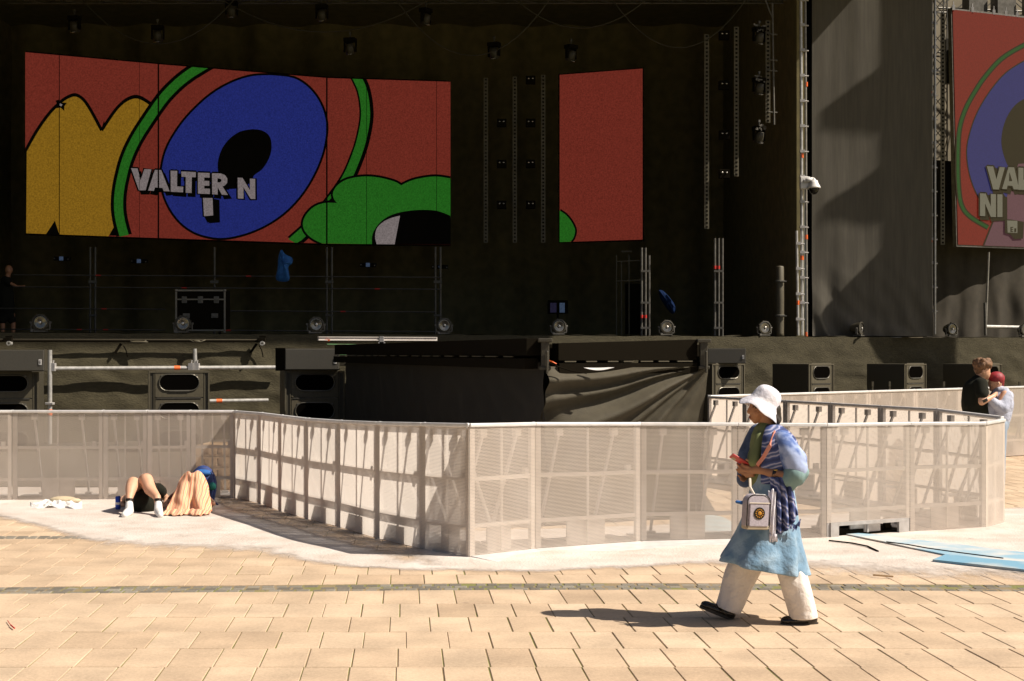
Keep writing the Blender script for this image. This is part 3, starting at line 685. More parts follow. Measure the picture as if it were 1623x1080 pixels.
# green cloud
cl = smoothpts([(714,283),(690,280),(665,283),(648,288),(636,294)], 5)+smoothpts([(636,294),(625,288),(602,282),(578,280),(552,284),(536,293),(528,305),(529,315),(534,322)], 5)+smoothpts([(534,322),(515,322),(498,328),(485,341),(480,355),(484,368),(496,379),(511,386.2)], 5)
cl = [p for i, p in enumerate(cl) if i == 0 or (abs(p[0]-cl[i-1][0])+abs(p[1]-cl[i-1][1])) > .01]
A.line(cl, 7, 'black'); A.poly([(517,322),(534,306),(536,323)], 'black'); A.poly(cl+[(600,387.3),(714,388)], 'green')
dome = smoothpts([(592,387.2),(593,372),(602,357),(616,346),(636,339),(665,335.5),(692,337),(714,345)], 5)
A.line(dome, 5, 'black'); A.poly(dome+[(714,388.2)], 'black')
A.poly(smoothpts([(597,387.4),(594.5,376),(597,363),(606,353),(618,346.5),(634,342)], 5)+[(625.5,387.6)], 'white')
for x, w_ in ((94,1.2),(221,.6),(251,2.4),(518,2.4),(581,.7),(692,.7)): A.line([(x, interp(yT,x)),(x, interp(yB,x))], w_, 'black')
A.m.build('display', A.mats, scr)
bk = MB(); 
for (x0, x1) in ((40,250),(250,518),(518,714)):
    q = [P(x0,interp(yT,x0)-2,interp(SQ,x0)+.02), P(x1,interp(yT,x1)-2,interp(SQ,x1)+.02), P(x1,interp(yB,x1)+2,interp(SQ,x1)+.02), P(x0,interp(yB,x0)+2,interp(SQ,x0)+.02)]
    q2 = [v+Vector((0,.12,0)) for v in q]; bk.add(q+q2, [(0,1,2,3),(7,6,5,4),(0,4,5,1),(1,5,6,2),(2,6,7,3),(3,7,4,0)])
bk.build('cabinet', M['black'], scr)
SQ2 = [(887,44.6),(1018.5,43.7)]; yT2 = [(887,119),(1018.5,109)]; yB2 = [(887,384),(1018.5,380)]
scr2 = thing('led_screen', 'narrow red LED screen with a piece of the green cloud at its lower left', 'screen', P(952,245,44))
A = Art(SQ2, KEYS); A.xr = (887,1018.5); A.ylim = lambda x: (interp(yT2,x), interp(yB2,x))
A.poly([(887,119),(1018.5,109),(1018.5,380),(887,384)], 'red')
c2 = smoothpts([(887,334),(897,341),(906,352),(911.5,365),(909,377),(904,383.4)], 5); A.line(c2, 6, 'black'); A.poly(c2+[(887,384)], 'green')
A.m.build('display', A.mats, scr2)
bk = MB(); yy2 = lambda x: 1/interp([(a, 1/b) for a, b in SQ2], x)+.03; q = [P(885.5,117.5,yy2(885.5)), P(1020,107.5,yy2(1020)), P(1020,381.5,yy2(1020)), P(885.5,385.5,yy2(885.5))]; q2 = [v+Vector((0,.12,0)) for v in q]
bk.add(q+q2, [(0,1,2,3),(7,6,5,4),(0,4,5,1),(1,5,6,2),(2,6,7,3),(3,7,4,0)]); bk.build('cabinet', M['black'], scr2)
# outer screen, sunlit
for k, c, s_, b_ in (('o_red','6a1e14',.42,(.055,.014,.009)),('o_blue','22245a',.36,(.022,.021,.05)),('o_green','1d4a18',.34,(.014,.03,.01)),('o_mauve','58383f',.3,(.055,.033,.036)),('o_white','5c5c50',.25,(.08,.078,.06)),('o_black','2a2412',.3,(.018,.015,.008))):
    LED[k] = emit('led_'+k, c, s_, b_)
KO = ['o_red','o_blue','o_green','o_mauve','o_white','o_black']
SQ3 = [(1510,38.6),(1690,41.6)]; yT3 = [(1510,15.5),(1690,36)]; yB3 = [(1510,388),(1690,394.5)]
scr3 = thing('led_screen', 'tall sunlit side screen at the right edge with the letters VAL and NI', 'screen', P(1600,200,39.5))
A = Art(SQ3, KO); A.xr = (1510,1690); A.ylim = lambda x: (interp(yT3,x), interp(yB3,x))
def lx(y): return 1510+8.5*(y-15.5)/372
A.poly([(1510,15.5),(1690,36),(1690,394.5),(1518.5,388)], 'o_red')
gr = smoothpts([(1650,62),(1623,72),(1588,93),(1562,121),(1545,146),(1530,174),(1521,204),(1518.5,240),(1519,290),(1524,325),(1538,344),(1566,361)], 5)
gr = [(max(x, lx(y)+2.5), y) for x, y in gr]
A.line(gr, 8.5, 'o_black'); A.line(gr, 4.5, 'o_green')
bl = smoothpts([(1690,75),(1640,90),(1600,112),(1575,138),(1553,172),(1540,204),(1533,238),(1537,275),(1550,310),(1575,345),(1620,365),(1690,370)], 5)
A.line(bl, 3.5, 'o_black'); A.poly(bl, 'o_blue')
A.poly(smoothpts([(1690,145),(1640,152),(1612,164),(1594,190),(1587,222),(1592,250),(1604,270),(1640,290),(1690,290)], 5), 'o_black')
A.poly([(1596,311),(1614,260),(1690,255),(1690,394),(1559,389.5),(1573,352),(1590,350)], 'o_mauve'); A.line([(1559,389),(1574,351)], 2.4, 'o_black')
Z3 = lambda q: [(1440+u/2.7, v/2.7) for u, v in q]
L3 = [[(335,712),(362,713),(376,768),(390,716),(412,717),(386,812),(362,811)], [(428,716),(452,717),(474,812),(450,811),(444,796),(424,795),(420,810),(400,810)], [(470,718),(492,719),(492,770),(530,772),(530,814),(470,813)],
 [(306,828),(330,829),(352,884),(352,831),(374,832),(374,930),(352,929),(328,872),(328,926),(306,925)], [(380,832),(402,833),(402,930),(380,930)]]
for q in L3: c = [(u+10,v+14) for u,v in q]; A.line(Z3(c), 8, 'o_black', closed=True); A.poly(Z3(c), 'o_black')
for q in L3: A.line(Z3(q), 5, 'o_black', closed=True)
for q in L3: A.poly(Z3(q), 'o_white')
A.poly(Z3([(432,738),(444,775),(431,775)]), 'o_black')
A.poly(Z3([(436,940),(494,950),(490,1022),(452,1024),(436,1005),(412,998),(412,940)]), 'o_black'); A.poly(Z3([(422,944),(466,946),(466,998),(424,996)]), 'o_white')
A.poly(Z3([(436,972),(448,972),(448,976),(441,976),(441,981),(447,981),(447,985),(441,985),(441,990),(448,990),(448,994),(436,994)]), 'o_black'); A.poly(Z3([(453,978),(461,978),(461,994),(453,994)]), 'o_black')
A.m.build('display', A.mats, scr3)
bk = MB(); yy3 = lambda x: 1/interp([(a, 1/b) for a, b in SQ3], x)+.03; q = [P(1507.5,13,yy3(1507.5)), P(1690,33,yy3(1690)), P(1690,397,yy3(1690)), P(1516,391,yy3(1516))]; q2 = [v+Vector((-.05,.15,0)) for v in q]
bk.add(q+q2, [(0,1,2,3),(7,6,5,4),(0,4,5,1),(1,5,6,2),(2,6,7,3),(3,7,4,0)]); bk.build('cabinet', M['steel_dark'], scr3)
for x in (1511,1541,1575,1594,1612): kb = MB(); kb.box(P(x, interp(yT3,x)-3, interp(SQ3,x)-.02), (.07,.07,.13)); kb.tube(P(x,interp(yT3,x)-4,interp(SQ3,x)), P(x,interp(yT3,x)-13,interp(SQ3,x)), .015); kb.build('hanging_clamp', M['steel'], scr3)

# ---- vertical LED battens, dotted
def batten(px, y0, y1, Y, label, w_=.12, m_='tube_dark', grp='upright dotted light battens in the stage'):
    a = P(px, y0, Y); b = P(px, y1, Y); t = thing('light_batten', label, 'light batten', b, 0, grp)
    k = MB(); k.box(((a+b)/2), (w_, .05, a.z-b.z)); k.build('casing', M['batten'], t)
    k = MB(); n = int((a.z-b.z)/.10)
    for i in range(n): k.box((a.x, a.y-.03, b.z+(i+.5)*(a.z-b.z)/n), (w_*.45,.012,.045))
    k.build('pixel_row', M['black'], t); return t
M['batten'] = mat('batten_casing', (.15,.13,.085), .6, 0, (.09,.08,.05), 6, .8)
M['batten2'] = mat('batten_lit', (.30,.27,.2), .6, 0, (.2,.18,.12), 6, .8)
for px, y0, y1, Y, lb in ((770,124,385,41,'dotted upright batten nearest to the big screen'),(816,122,385,41,'dotted upright batten midway between big and narrow screens'),(861,119,385,41,'dotted upright batten just left of the narrow red screen'),
    (1120,55,363,38,'tallest dotted upright batten right of the narrow red screen'),(1167,43,280,37.6,'dotted upright batten in the middle between tall batten and light tree'),(1217,33,195,37.4,'short dotted upright batten beside the light tree'),(1494,22,388,38.2,'pale dotted upright batten between mesh tower and side screen')):
    batten(px, y0, y1, Y, lb, .12 if px < 1400 else .10)
# small twin lights hung between the battens
pr = None
tw = [(795,193,'second from the battens left pair, upper'),(795,258,0),(795,323,0),(841,125,0),(841,193,0),(841,258,0),(841,323,0),(1148,54,0),(1148,133,0),(1148,212,0),(1148,274,0)]
nmh = ['upper','middle','lower','topmost','second from top','third from top','lowest','topmost','second from top','third from top','lowest']
for i, (x, y_, _) in enumerate(tw):
    wh_ = 'in the column right of the big screen' if x == 795 else ('in the column left of the narrow screen' if x == 841 else 'in the column right of the tallest batten')
    lb = 'twin stage lamp, %s %s' % (nmh[i], wh_)
    if pr is None:
        pr = thing('twin_lamp', lb, 'spotlight', P(x,y_,40.5), 0, 'small twin lamps hung inside the stage')
        b = MB(); b.box((0,.06,-.03),(.26,.16,.22)); b.build('housing', M['black'], pr, world=False, bevel=.01)
        for s_ in (-.055,.055): b = MB(); b.ell((s_,-.03,0),(.026,.02,.02)); b.build('lamp', M['lenscore'], pr, world=False, smooth=True)
    else: dup(pr, P(x,y_,40.5 if x < 900 else 37.8), 0, lb)
# light tree on the right: cluster of movers on a pole
lt = thing('light_tree_pole', 'slim pole carrying clustered stage lights, left of the mesh tower', 'pole', P(1225,200,37.3))
k = MB(); k.tube(P(1224,5,37.3), P(1227,198,37.3), .025); k.path([P(1213,0,37.3), P(1218,14,37.3), P(1224,28,37.3)], .02)
for y_ in (54,95,112,178): k.tube(P(1218,y_,37.3), P(1232,y_+1,37.3), .02)
k.build('pole', M['steel_dark'], lt)
for i, y_ in enumerate((48,128,205)):
    t = dup(proto_m, P(1203, y_, 37.2), .4, 'clustered stage light left of the mesh tower, %s of three' % ('top','middle','lowest')[i])
    k = MB(); 
    for j in range(9): k.box(P(1203+random.uniform(-13,6), y_+random.uniform(-8,4), 37.05), (random.uniform(.03,.12),.02,random.uniform(.02,.05)), random.random())
    o = k.build('bracket', M['steel_dark'], t)
# ---- footlights along the lip
def footlight():
    t = thing('footlight', '', 'spotlight', (0,0,0), 0, 'round footlights along the stage edge')
    b = MB(); b.box((0,.04,.012),(.24,.2,.024)); b.box((-.185,.03,.13),(.02,.05,.14)); b.box((.185,.03,.13),(.02,.05,.14)); b.box((0,.03,.05),(.37,.05,.02)); b.tube((-.215,.03,.19),(-.17,.03,.19),.022); b.tube((.17,.03,.19),(.215,.03,.19),.022); b.box((-.15,-.06,.02),(.05,.05,.045)); b.build('yoke', M['steel_dark'], t, world=False)
    q = Matrix.Rotation(R(90),3,'X')
    h = MB(); h.lathe([(0,-.26),(.09,-.25),(.12,-.18),(.15,-.06),(.165,0),(.165,.03),(.140,.035),(.138,.0),(0,.0)], (0,0,.19), q, n=28)
    for i in range(8): a = 2*PI*i/8+.3; h.box((.165*math.cos(a),-.01,.19+.165*math.sin(a)),(.03,.03,.03), 0)
    h.build('housing', M['blackpaint'], t, world=False, smooth=False)
    l_ = MB(); l_.lathe([(.138,.004),(.11,.022),(.105,.014),(.085,.030),(.08,.022),(.055,.036),(.05,.028),(0,.036)], (0,0,.19), q, n=28); l_.build('lens', M['lens'], t, world=False, smooth=True)
    c = MB(); c.ell((0,-.045,.19),(.028,.012,.028)); c.build('lamp', M['lenscore'], t, world=False, smooth=True)
    return t
fl_ = footlight(); fx = [64,290,501,704,886,1057,1212,1364,1509,1626]
fw = ['leftmost, left of the two rear posts','in front of the flight case','left of the pale metal beam','at the right end of the pale metal beam','above the catwalk nose','below the dark blue bag','beside the grey upright cylinder','at the foot of the mesh tower','right of the mesh tower','cut by the right edge']
for i, x in enumerate(fx):
    Y = lipY(x)+.06; X = (x-CX)*Y/F; lb = 'round footlight on the stage edge, ' + fw[i]
    rz = [.05,.1,.3,.35,.25,.2,.35,.95,.45,.3][i]
    if i == 0: fl_.location = (X,Y,LZ+.03); fl_.rotation_euler = (0,0,rz); fl_['label'] = lb
    else: dup(fl_, (X,Y,LZ+.03), rz, lb)
# ---- flight case
fc = thing('flight_case', 'black flight case with metal edges and three latches behind the second footlight', 'flight case', P(318,528,32.4))
k = MB(); w_, h_, z0 = 1.06, .97, LZ; c = fc.location; fcx = c.x; fcy = c.y
k.box((fcx, fcy+.3, LZ+.14+.42),(w_,.6,h_-.12)); k.build('body', M['black'], fc)
k = MB(); y = fcy-.012
for sx in (-1,1): k.box((fcx+sx*w_/2, y, LZ+.5),(.035,.03,h_-.05))
k.box((fcx, y, LZ+h_),(w_+.035,.03,.035)); k.box((fcx, y-.003, LZ+h_*.80),(w_,.03,.028)); k.box((fcx, y, LZ+.1),(w_,.03,.03))
for sx in (-1,1): k.ell((fcx+sx*w_/2,y,LZ+h_),(.035,.03,.035))
k.build('metal_edge', M['tube_lit'] if 'tube_lit' in M else M['steel_dark'], fc)
for dx in (-.35,0,.35): k = MB(); k.box((fcx+dx, y-.014, LZ+h_*.79),(.11,.03,.15)); k.box((fcx+dx, y-.03, LZ+h_*.79),(.05,.02,.06)); k.build('latch', M['steel_dark'], fc, bevel=.006)
for dx in (-.31,.31): k = MB(); k.box((fcx+dx, y-.006, LZ+.42),(.15,.02,.10)); k.box((fcx+dx, y-.018, LZ+.42),(.11,.01,.06)); k.build('handle', M['steel_dark'], fc, bevel=.006)
for sx in (-.4,.4): k = MB(); k.tube((fcx+sx-.02,fcy+.1,LZ+.06),(fcx+sx+.02,fcy+.1,LZ+.06),.055); k.build('castor', M['black'], fc)
# ---- scaffolding inside the stage, dim
def pipe(a, b, r, m_, lbl, name='scaffold_tube', cat='scaffold tube', grp=None, bands=(), bm='red'):
    t = thing(name, lbl, cat, a, 0, grp); k = MB(); k.tube(a, b, r, n=12); k.build('tube', M[m_], t)
    for f in bands: q = Vector(a).lerp(Vector(b), f); d = (Vector(b)-Vector(a)).normalized(); k = MB(); k.tube(q-d*.06, q+d*.06, r*1.08, n=12); k.build('band', M[bm], t)
    return t
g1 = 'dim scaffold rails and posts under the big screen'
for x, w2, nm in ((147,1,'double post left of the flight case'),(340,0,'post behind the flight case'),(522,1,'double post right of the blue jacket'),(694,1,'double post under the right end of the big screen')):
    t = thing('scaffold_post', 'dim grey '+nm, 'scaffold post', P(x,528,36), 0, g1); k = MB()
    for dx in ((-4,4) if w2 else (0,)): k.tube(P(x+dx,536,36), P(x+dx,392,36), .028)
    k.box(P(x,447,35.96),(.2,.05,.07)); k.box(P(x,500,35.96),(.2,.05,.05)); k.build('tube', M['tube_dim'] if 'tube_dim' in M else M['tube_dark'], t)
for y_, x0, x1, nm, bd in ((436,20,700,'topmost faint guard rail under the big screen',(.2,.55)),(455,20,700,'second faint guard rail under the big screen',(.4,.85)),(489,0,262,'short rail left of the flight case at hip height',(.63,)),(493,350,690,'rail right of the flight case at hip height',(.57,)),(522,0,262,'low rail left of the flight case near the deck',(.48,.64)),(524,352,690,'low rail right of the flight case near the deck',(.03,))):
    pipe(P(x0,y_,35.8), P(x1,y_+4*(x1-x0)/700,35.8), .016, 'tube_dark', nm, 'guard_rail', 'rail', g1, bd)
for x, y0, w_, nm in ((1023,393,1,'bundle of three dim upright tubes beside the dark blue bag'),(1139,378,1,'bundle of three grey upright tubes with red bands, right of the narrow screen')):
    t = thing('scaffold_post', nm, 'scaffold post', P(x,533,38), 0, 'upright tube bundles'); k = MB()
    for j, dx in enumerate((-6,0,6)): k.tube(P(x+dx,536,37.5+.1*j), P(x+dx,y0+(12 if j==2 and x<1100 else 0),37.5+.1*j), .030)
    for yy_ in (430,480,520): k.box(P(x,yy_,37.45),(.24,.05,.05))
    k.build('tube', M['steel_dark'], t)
    k = MB(); 
    for dx in (-6,0): yb = 424 if x > 1100 else 502; k.tube(P(x+dx,yb-2.5,37.45), P(x+dx,yb+2.5,37.45), .036)
    k.build('band', M['red'], t)
# dim rack frame on stage right of centre
t = thing('equipment_rack', 'faint brass-edged rack frame with a pale lamp on top, left of the tube bundle', 'rack', P(1000,530,41))
k = MB()
for x in (977,985,997,1018): k.tube(P(x,533,41), P(x,404 if x != 985 else 414,41), .018)
for y_ in (415,446): k.tube(P(977,y_,41), P(1018,y_-2,41), .018)
k.build('frame', M['batten'], t); k = MB(); k.box(P(993,399,41),(.30,.1,.055)); k.build('lamp', M['plate'], t, bevel=.01)
k = MB(); k.box(P(1006,490,41.3),(.5,.3,1.4)); k.build('cabinet', M['black'], t)
for i, (x, y_) in enumerate(((97,410),(220,414),(583,420),(697,423))):
    t = thing('projector_lamp', 'small dark lamp unit with bluish glass under the big screen, ' + ('far left','above the flight case','right of the blue jacket','rightmost and faintest')[i], 'lamp unit', P(x,y_,38), 0, 'lamp units under the big screen')
    k = MB(); k.box(P(x,y_,38)+Vector((0,.08,0)),(.42,.14,.10)); k.build('housing', M['black'], t, bevel=.02)
    k = MB(); k.box(P(x,y_,37.99),(.10 if i < 3 else .05,.02,.10 if i < 3 else .04)); k.build('glass', M['bluelamp'], t)
    k = MB(); k.box(P(x-11,y_,37.99),(.03,.02,.03)); k.box(P(x+11,y_+1,37.99),(.03,.02,.03)); k.build('fitting', M['steel_dark'], t)
t = thing('monitor_screen', 'two small dim bluish monitor screens on stage above the fifth footlight', 'monitor', P(884,500,40))
k = MB(); k.box(P(884,487,40.1),(.55,.06,.36)); k.tube(P(884,496,40.15), P(884,536,40.15), .03); k.build('frame', M['black'], t, bevel=.01)
k = MB(); k.box(P(877,488,40.05),(.17,.02,.26)); k.build('display', M['dimviolet'], t); k = MB(); k.box(P(891,488,40.05),(.14,.02,.26)); k.build('display', M['bluelamp'], t)
# blue jacket hanging, blue bag
def hangcloth(name, pts, Y, m_, lbl, cat, dep=.12):
    pts = smoothpts(pts+[pts[0]], 4)[:-1]; k = MB(); cx_ = sum(p[0] for p in pts)/len(pts); cy_ = sum(p[1] for p in pts)/len(pts); n = len(pts); vs = []; rgs = []
    for f, dd in ((1,0),(.85,.6),(.5,.9),(.0,1.)):
        rgs.append([P(cx_+(x-cx_)*f, cy_+(y-cy_)*f, Y)+Vector((0,-dep*dd*(1+.6*nz(x*.35,y*.2)),0)) for x, y in pts])
    k.rings(rgs); rb_ = [[P(cx_+(x-cx_)*f, cy_+(y-cy_)*f, Y)+Vector((0,dep*dd,0)) for x, y in pts] for f, dd in ((1,0),(.6,.5),(0,.6))]; k.rings(rb_)
    return tag(k.build(name, M[m_], smooth=True), lbl, cat)
hangcloth('jacket', [(447,396),(452,403),(463,409),(463,418),(457,424),(458,445),(438,444),(440,424),(441,408),(444,398)], 34.2, 'bluecloth', 'bright blue jacket hanging under the big screen above the stage edge', 'jacket')
hangcloth('duffel_bag', [(1044,460),(1052,462),(1068,480),(1071,492),(1066,498),(1056,488),(1046,472)], 38, 'bluedark', 'dark blue elongated bag hanging right of the tube bundle', 'bag')
# grey cylinder
t = thing('truss_column', 'grey wrapped upright cylinder left of the mesh tower', 'column', P(1236,532,36.6))
k = MB(); k.lathe([(0,0),(.11,0),(.10,.1),(.105,.9),(.10,1.72),(.08,1.75),(0,1.75)], (P(1236,532,36.6).x,36.6,LZ), n=20, wob=.05); k.build('tube', M['plate'], t, smooth=True)
k = MB()
for z_ in (.5,1.35): k.lathe([(.11,z_),(.125,z_+.01),(.125,z_+.04),(.11,z_+.05)], (P(1236,532,36.6).x,36.6,LZ)); k.box((P(1240,0,36.6).x,36.48,LZ+z_+.02),(.16,.05,.03))
k.build('strap', M['steel_dark'], t)
# ---- mesh tower
tw_ = thing('mesh_tower', 'tall grey mesh-clad tower with diagonal shadows, right of the stage opening', 'tower', P(1380,530,37.8))
wa = Vector(((1287-CX)*37.5/F, 37.5, 0)); wb = Vector(((1477-CX)*37.5/F, 37.5, 0)); wd_ = (wb-wa); wn = Vector((wd_.y,-wd_.x,0)).normalized()
def scr_(u, v):
    z = 14-(14-LZ-.03)*v; fr = max(0, (v-.80)/.2)
    k = .03*nz(u*4, z*.35)+.005*math.sin(u*46+2*nz(u*3,z*.4))*(.4+fr) + fr*fr*.18*nz(u*7+z*1.3, z*1.2) - fr*fr*.10
    return wa+wd_*(u*1.0)+wn*(-k)+Vector((0,0,z))
k = MB(); k.grid(scr_, 90, 160); k.build('mesh_cover', M['scrim'], tw_, smooth=True)
k = MB(); k.box(((wa+wb)/2)-wn*.7+Vector((0,0,LZ+.02+6)), (2.9,1.0,12), math.atan2(wd_.y,wd_.x)); k.build('inner_lining', M['black'], tw_)
def upright(px, y0, y1, Y, m_, r, bands, studs, lbl):
    t = thing('scaffold_post', lbl, 'scaffold post', P(px,y1,Y), 0, 'scaffold posts of the mesh tower')
    k = MB(); k.tube(P(px-2.5 if px < 1280 else px,y0,Y), P(px,y1,Y), r, n=12); k.build('tube', M[m_], t)
    k = MB(); y_ = y0+studs/2
    while y_ < min(y1, 520): k.tube(P(px-3,y_,Y-.04), P(px+10,y_+1,Y-.03), .018); k.box(P(px,y_,Y-.02),(.12,.10,.07)); y_ += studs
    if studs < 900: k.build('coupler', M['steel'], t)
    if bands:
        k = MB()
        for b in bands: k.tube(P(px-.5,b-3.5,Y), P(px-.5,b+3.5,Y), r*1.12, n=12)
        k.build('band', M['orange'], t)
upright(1271.5, -20, 532, 36.85, 'alu', .040, (247,409), 40, 'brightest scaffold post carrying the security camera')
upright(1278.5, -20, 532, 37.0, 'tube_mid', .032, (134,376,530), 999, 'greyer scaffold post against the left edge of the mesh cover')
upright(1265, 366, 532, 36.8, 'alu', .034, (480,), 40, 'short scaffold post reaching only half the height, left of the camera post')
upright(1476, -20, 532, 38.0, 'tube_mid', .04, (149,381), 38, 'scaffold post at the right edge of the mesh cover')
upright(1482, -20, 530, 37.9, 'alu', .028, (), 999, 'thin pale pipe beside the right edge of the mesh cover')
k = MB(); cs = []
sc = thing('security_camera', 'white dome security camera on an arm on the scaffold post', 'camera', P(1272,290,36.7))
q0 = P(1274,291,36.75)
k = MB(); k.box(P(1275.5,290.5,36.72),(.24,.16,.30)); k.build('mount_box', M['white'], sc, bevel=.015)
k = MB(); k.chain([((P(1276,287,36.62)),.05),((P(1288,284.5,36.6)),.055),((P(1290,287,36.6)),.06)]); k.build('arm', M['white'], sc, smooth=True)
k = MB(); c = P(1290,294,36.6); k.lathe([(0,.13),(.09,.12),(.105,.06),(.16,-.04),(.165,-.07),(.13,-.075)], c); k.build('hood', M['white'], sc, smooth=True)
k = MB(); k.ell(c+Vector((0,0,-.08)), (.125,.125,.15)); k.build('dome', M['darkglass'], sc, smooth=True)
# posts, black drape and rail right of the tower
sd = thing('side_drape', 'black drape below the side screen, right of the mesh tower', 'drape', P(1560,530,40.3))
def sdf(u, v):
    X = 11.0+8*u; z = LZ+.02+(7-LZ)*(1-v); return Vector((X, 37.2+LS*(X-7)+.9+.03*math.sin(u*60+nz(u*20,z)*2)*(.4+v)+.07*nz(u*14,z*.9), z))
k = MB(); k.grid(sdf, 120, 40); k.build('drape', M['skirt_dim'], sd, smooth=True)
k = MB(); k.box((15.5,44.5,8),(9,.2,14), SA); k.build('rear_screen', M['tarp'], sd)
pipe(P(1562,530,38.9), P(1567,400,38.9), .03, 'tube_mid', 'dim upright pole with a cable below the side screen', 'pole', 'pole')
pipe(P(1562,518,38.85), P(1660,520,39.8), .045, 'alu', 'bright horizontal rail at knee height right of the upright pole', 'guard_rail', 'rail')
pipe(P(1562,532,38.8), P(1561,480,38.8), .04, 'steel_dark', 'short thick post stub at the left end of the bright knee rail', 'post', 'post')
tr2 = thing('wing_truss', 'dark truss work above and left of the side screen at the top right corner', 'truss', P(1560,5,41))
k = MB(); truss(k, P(1488,-30,40.5), P(1488,395,40.5), .35, r=.02); truss(k, P(1480,2,41.5), P(1720,12,42.5), .5, r=.03); truss(k, P(1480,100,41), P(1520,104,41), .5, r=.025)
for x in (1545,1590,1640): k.box(P(x,8,41.2),(.55,.4,.7), .2)
k.build('truss_frame', M['steel_dark'], tr2)
k = MB(); k.box(P(1507,98,39.9),(.3,.2,1.2)); k.build('bracket_box', M['blackpaint'], tr2)
# unseen panel added and cut to throw the stepped shadow on the mesh
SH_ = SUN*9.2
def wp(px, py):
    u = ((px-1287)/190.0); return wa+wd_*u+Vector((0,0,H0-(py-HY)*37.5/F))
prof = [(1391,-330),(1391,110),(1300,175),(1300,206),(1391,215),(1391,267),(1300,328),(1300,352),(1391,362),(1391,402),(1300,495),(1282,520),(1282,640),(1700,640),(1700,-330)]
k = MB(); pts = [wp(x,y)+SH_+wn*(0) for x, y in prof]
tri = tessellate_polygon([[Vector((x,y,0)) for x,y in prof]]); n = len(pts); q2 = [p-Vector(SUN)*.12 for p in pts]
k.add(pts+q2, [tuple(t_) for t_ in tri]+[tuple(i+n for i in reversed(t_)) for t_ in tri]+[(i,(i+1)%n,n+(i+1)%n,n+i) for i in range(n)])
SHADOW_CASTER = k.build('shadow_caster', M['scrim']); tag(SHADOW_CASTER, 'unseen stepped panel added high on the right to shade the mesh tower', 'shadow caster')
# ---- subwoofers and small speakers
def sub(proto={}):
    t = thing('subwoofer', '', 'loudspeaker', (0,0,0), 0, 'tall black subwoofers along the stage front')
    W = 1.1; D = 1.05; H = 1.55
    k = MB(); k.box((0,D/2,H/2),(W,D,H)); k.build('cabinet', M['blackpaint'], t, world=False, bevel=.012)
    k = MB(); e = .03
    for sx in (-1,1): k.box((sx*(W/2-e/2),-.012,H/2),(e,.02,H)); k.box((sx*(W/2-.10),-.008,H/2),(.014,.014,H-.06))
    k.box((0,-.014,H-e/2),(W,.02,e)); k.build('edge_trim', M['plate'], t, world=False)
    for j, zc in enumerate((H-.21,H-.73,H-1.25)):
        k = MB(); k.box((0,-.010,zc-.02),(W-.24,.012,.50)); k.build('port_plate', M['plate'], t, world=False, bevel=.004)
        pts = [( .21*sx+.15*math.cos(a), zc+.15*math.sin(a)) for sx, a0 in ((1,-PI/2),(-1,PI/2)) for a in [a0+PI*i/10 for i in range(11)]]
        k = MB(); vs = [(x,-.022,z) for x, z in pts]; k.add(vs, [tuple(range(len(vs)))]); k.build('port', M['port_shade'], t, world=False)  # flat black face painted as the shade inside the port recess
        k = MB(); loop = [Vector((x,-.024,z)) for x, z in pts]; loop.append(loop[0]); k.path(loop, .012); k.build('port_rim', M['rimdark'], t, world=False)
        k = MB(); k.box((0,-.03,zc-.155),(.36,.02,.012)); k.box((-.31,-.02,zc+.13),(.03,.02,.02)); k.box((.31,-.02,zc+.13),(.04,.03,.03)); k.box((0,-.02,zc-.285),(W-.3,.02,.012)); k.build('port_hardware', M['steel_dark'], t, world=False)
    return t
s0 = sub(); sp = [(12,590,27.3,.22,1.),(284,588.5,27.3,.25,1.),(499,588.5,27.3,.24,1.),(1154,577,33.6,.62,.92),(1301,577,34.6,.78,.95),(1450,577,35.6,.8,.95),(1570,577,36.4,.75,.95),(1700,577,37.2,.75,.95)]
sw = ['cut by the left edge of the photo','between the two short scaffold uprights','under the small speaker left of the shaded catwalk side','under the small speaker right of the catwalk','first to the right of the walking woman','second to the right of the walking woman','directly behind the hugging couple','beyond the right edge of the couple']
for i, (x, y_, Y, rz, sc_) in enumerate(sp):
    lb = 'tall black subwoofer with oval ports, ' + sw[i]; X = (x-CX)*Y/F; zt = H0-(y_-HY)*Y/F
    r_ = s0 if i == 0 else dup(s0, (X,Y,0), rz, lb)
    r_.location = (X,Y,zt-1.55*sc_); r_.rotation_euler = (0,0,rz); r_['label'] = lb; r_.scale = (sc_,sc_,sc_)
def mon():
    t = thing('small_speaker', '', 'loudspeaker', (0,0,0), 0, 'small grille speakers lying on subwoofers')
    k = MB(); k.prism([(-.50,0),(.50,0),(.44,.42),(-.44,.42)], 0, .40); k.build('cabinet', M['blackpaint'], t, world=False, bevel=.012)
    k = MB(); k.box((0,-.012,.2),(.97,.02,.37)); k.build('grille', M['grille'], t, world=False, bevel=.006)
    k = MB(); k.box((.42,-.026,.17),(.05,.008,.10)); k.build('badge', M['white'], t, world=False); 
    k = MB(); k.box((.42,-.032,.195),(.022,.004,.008)); k.box((.42,-.032,.17),(.03,.004,.01)); k.box((.42,-.032,.145),(.022,.004,.008)); k.build('badge_print', M['black'], t, world=False)
    return t
m0 = mon(); ms = [(27,589,27.0,.05,1.),(495,587,27.1,.03,1.),(1152,576.5,33.4,-.1,.86)]
for i, (x, y_, Y, rz, sc_) in enumerate(ms):
    r_ = m0 if i == 0 else dup(m0, (0,0,0)); r_.location = P(x,y_,Y); r_.rotation_euler = (0,0,rz); r_.scale = (sc_,)*3
    r_['label'] = 'low wide grille speaker with a white badge, lying on ' + ('the leftmost subwoofer','the subwoofer left of the catwalk','the subwoofer right of the catwalk')[i]
k = MB(); k.prism([(-.18,0),(.1,-.1),(.12,.3),(-.12,.25)], 0, .42)
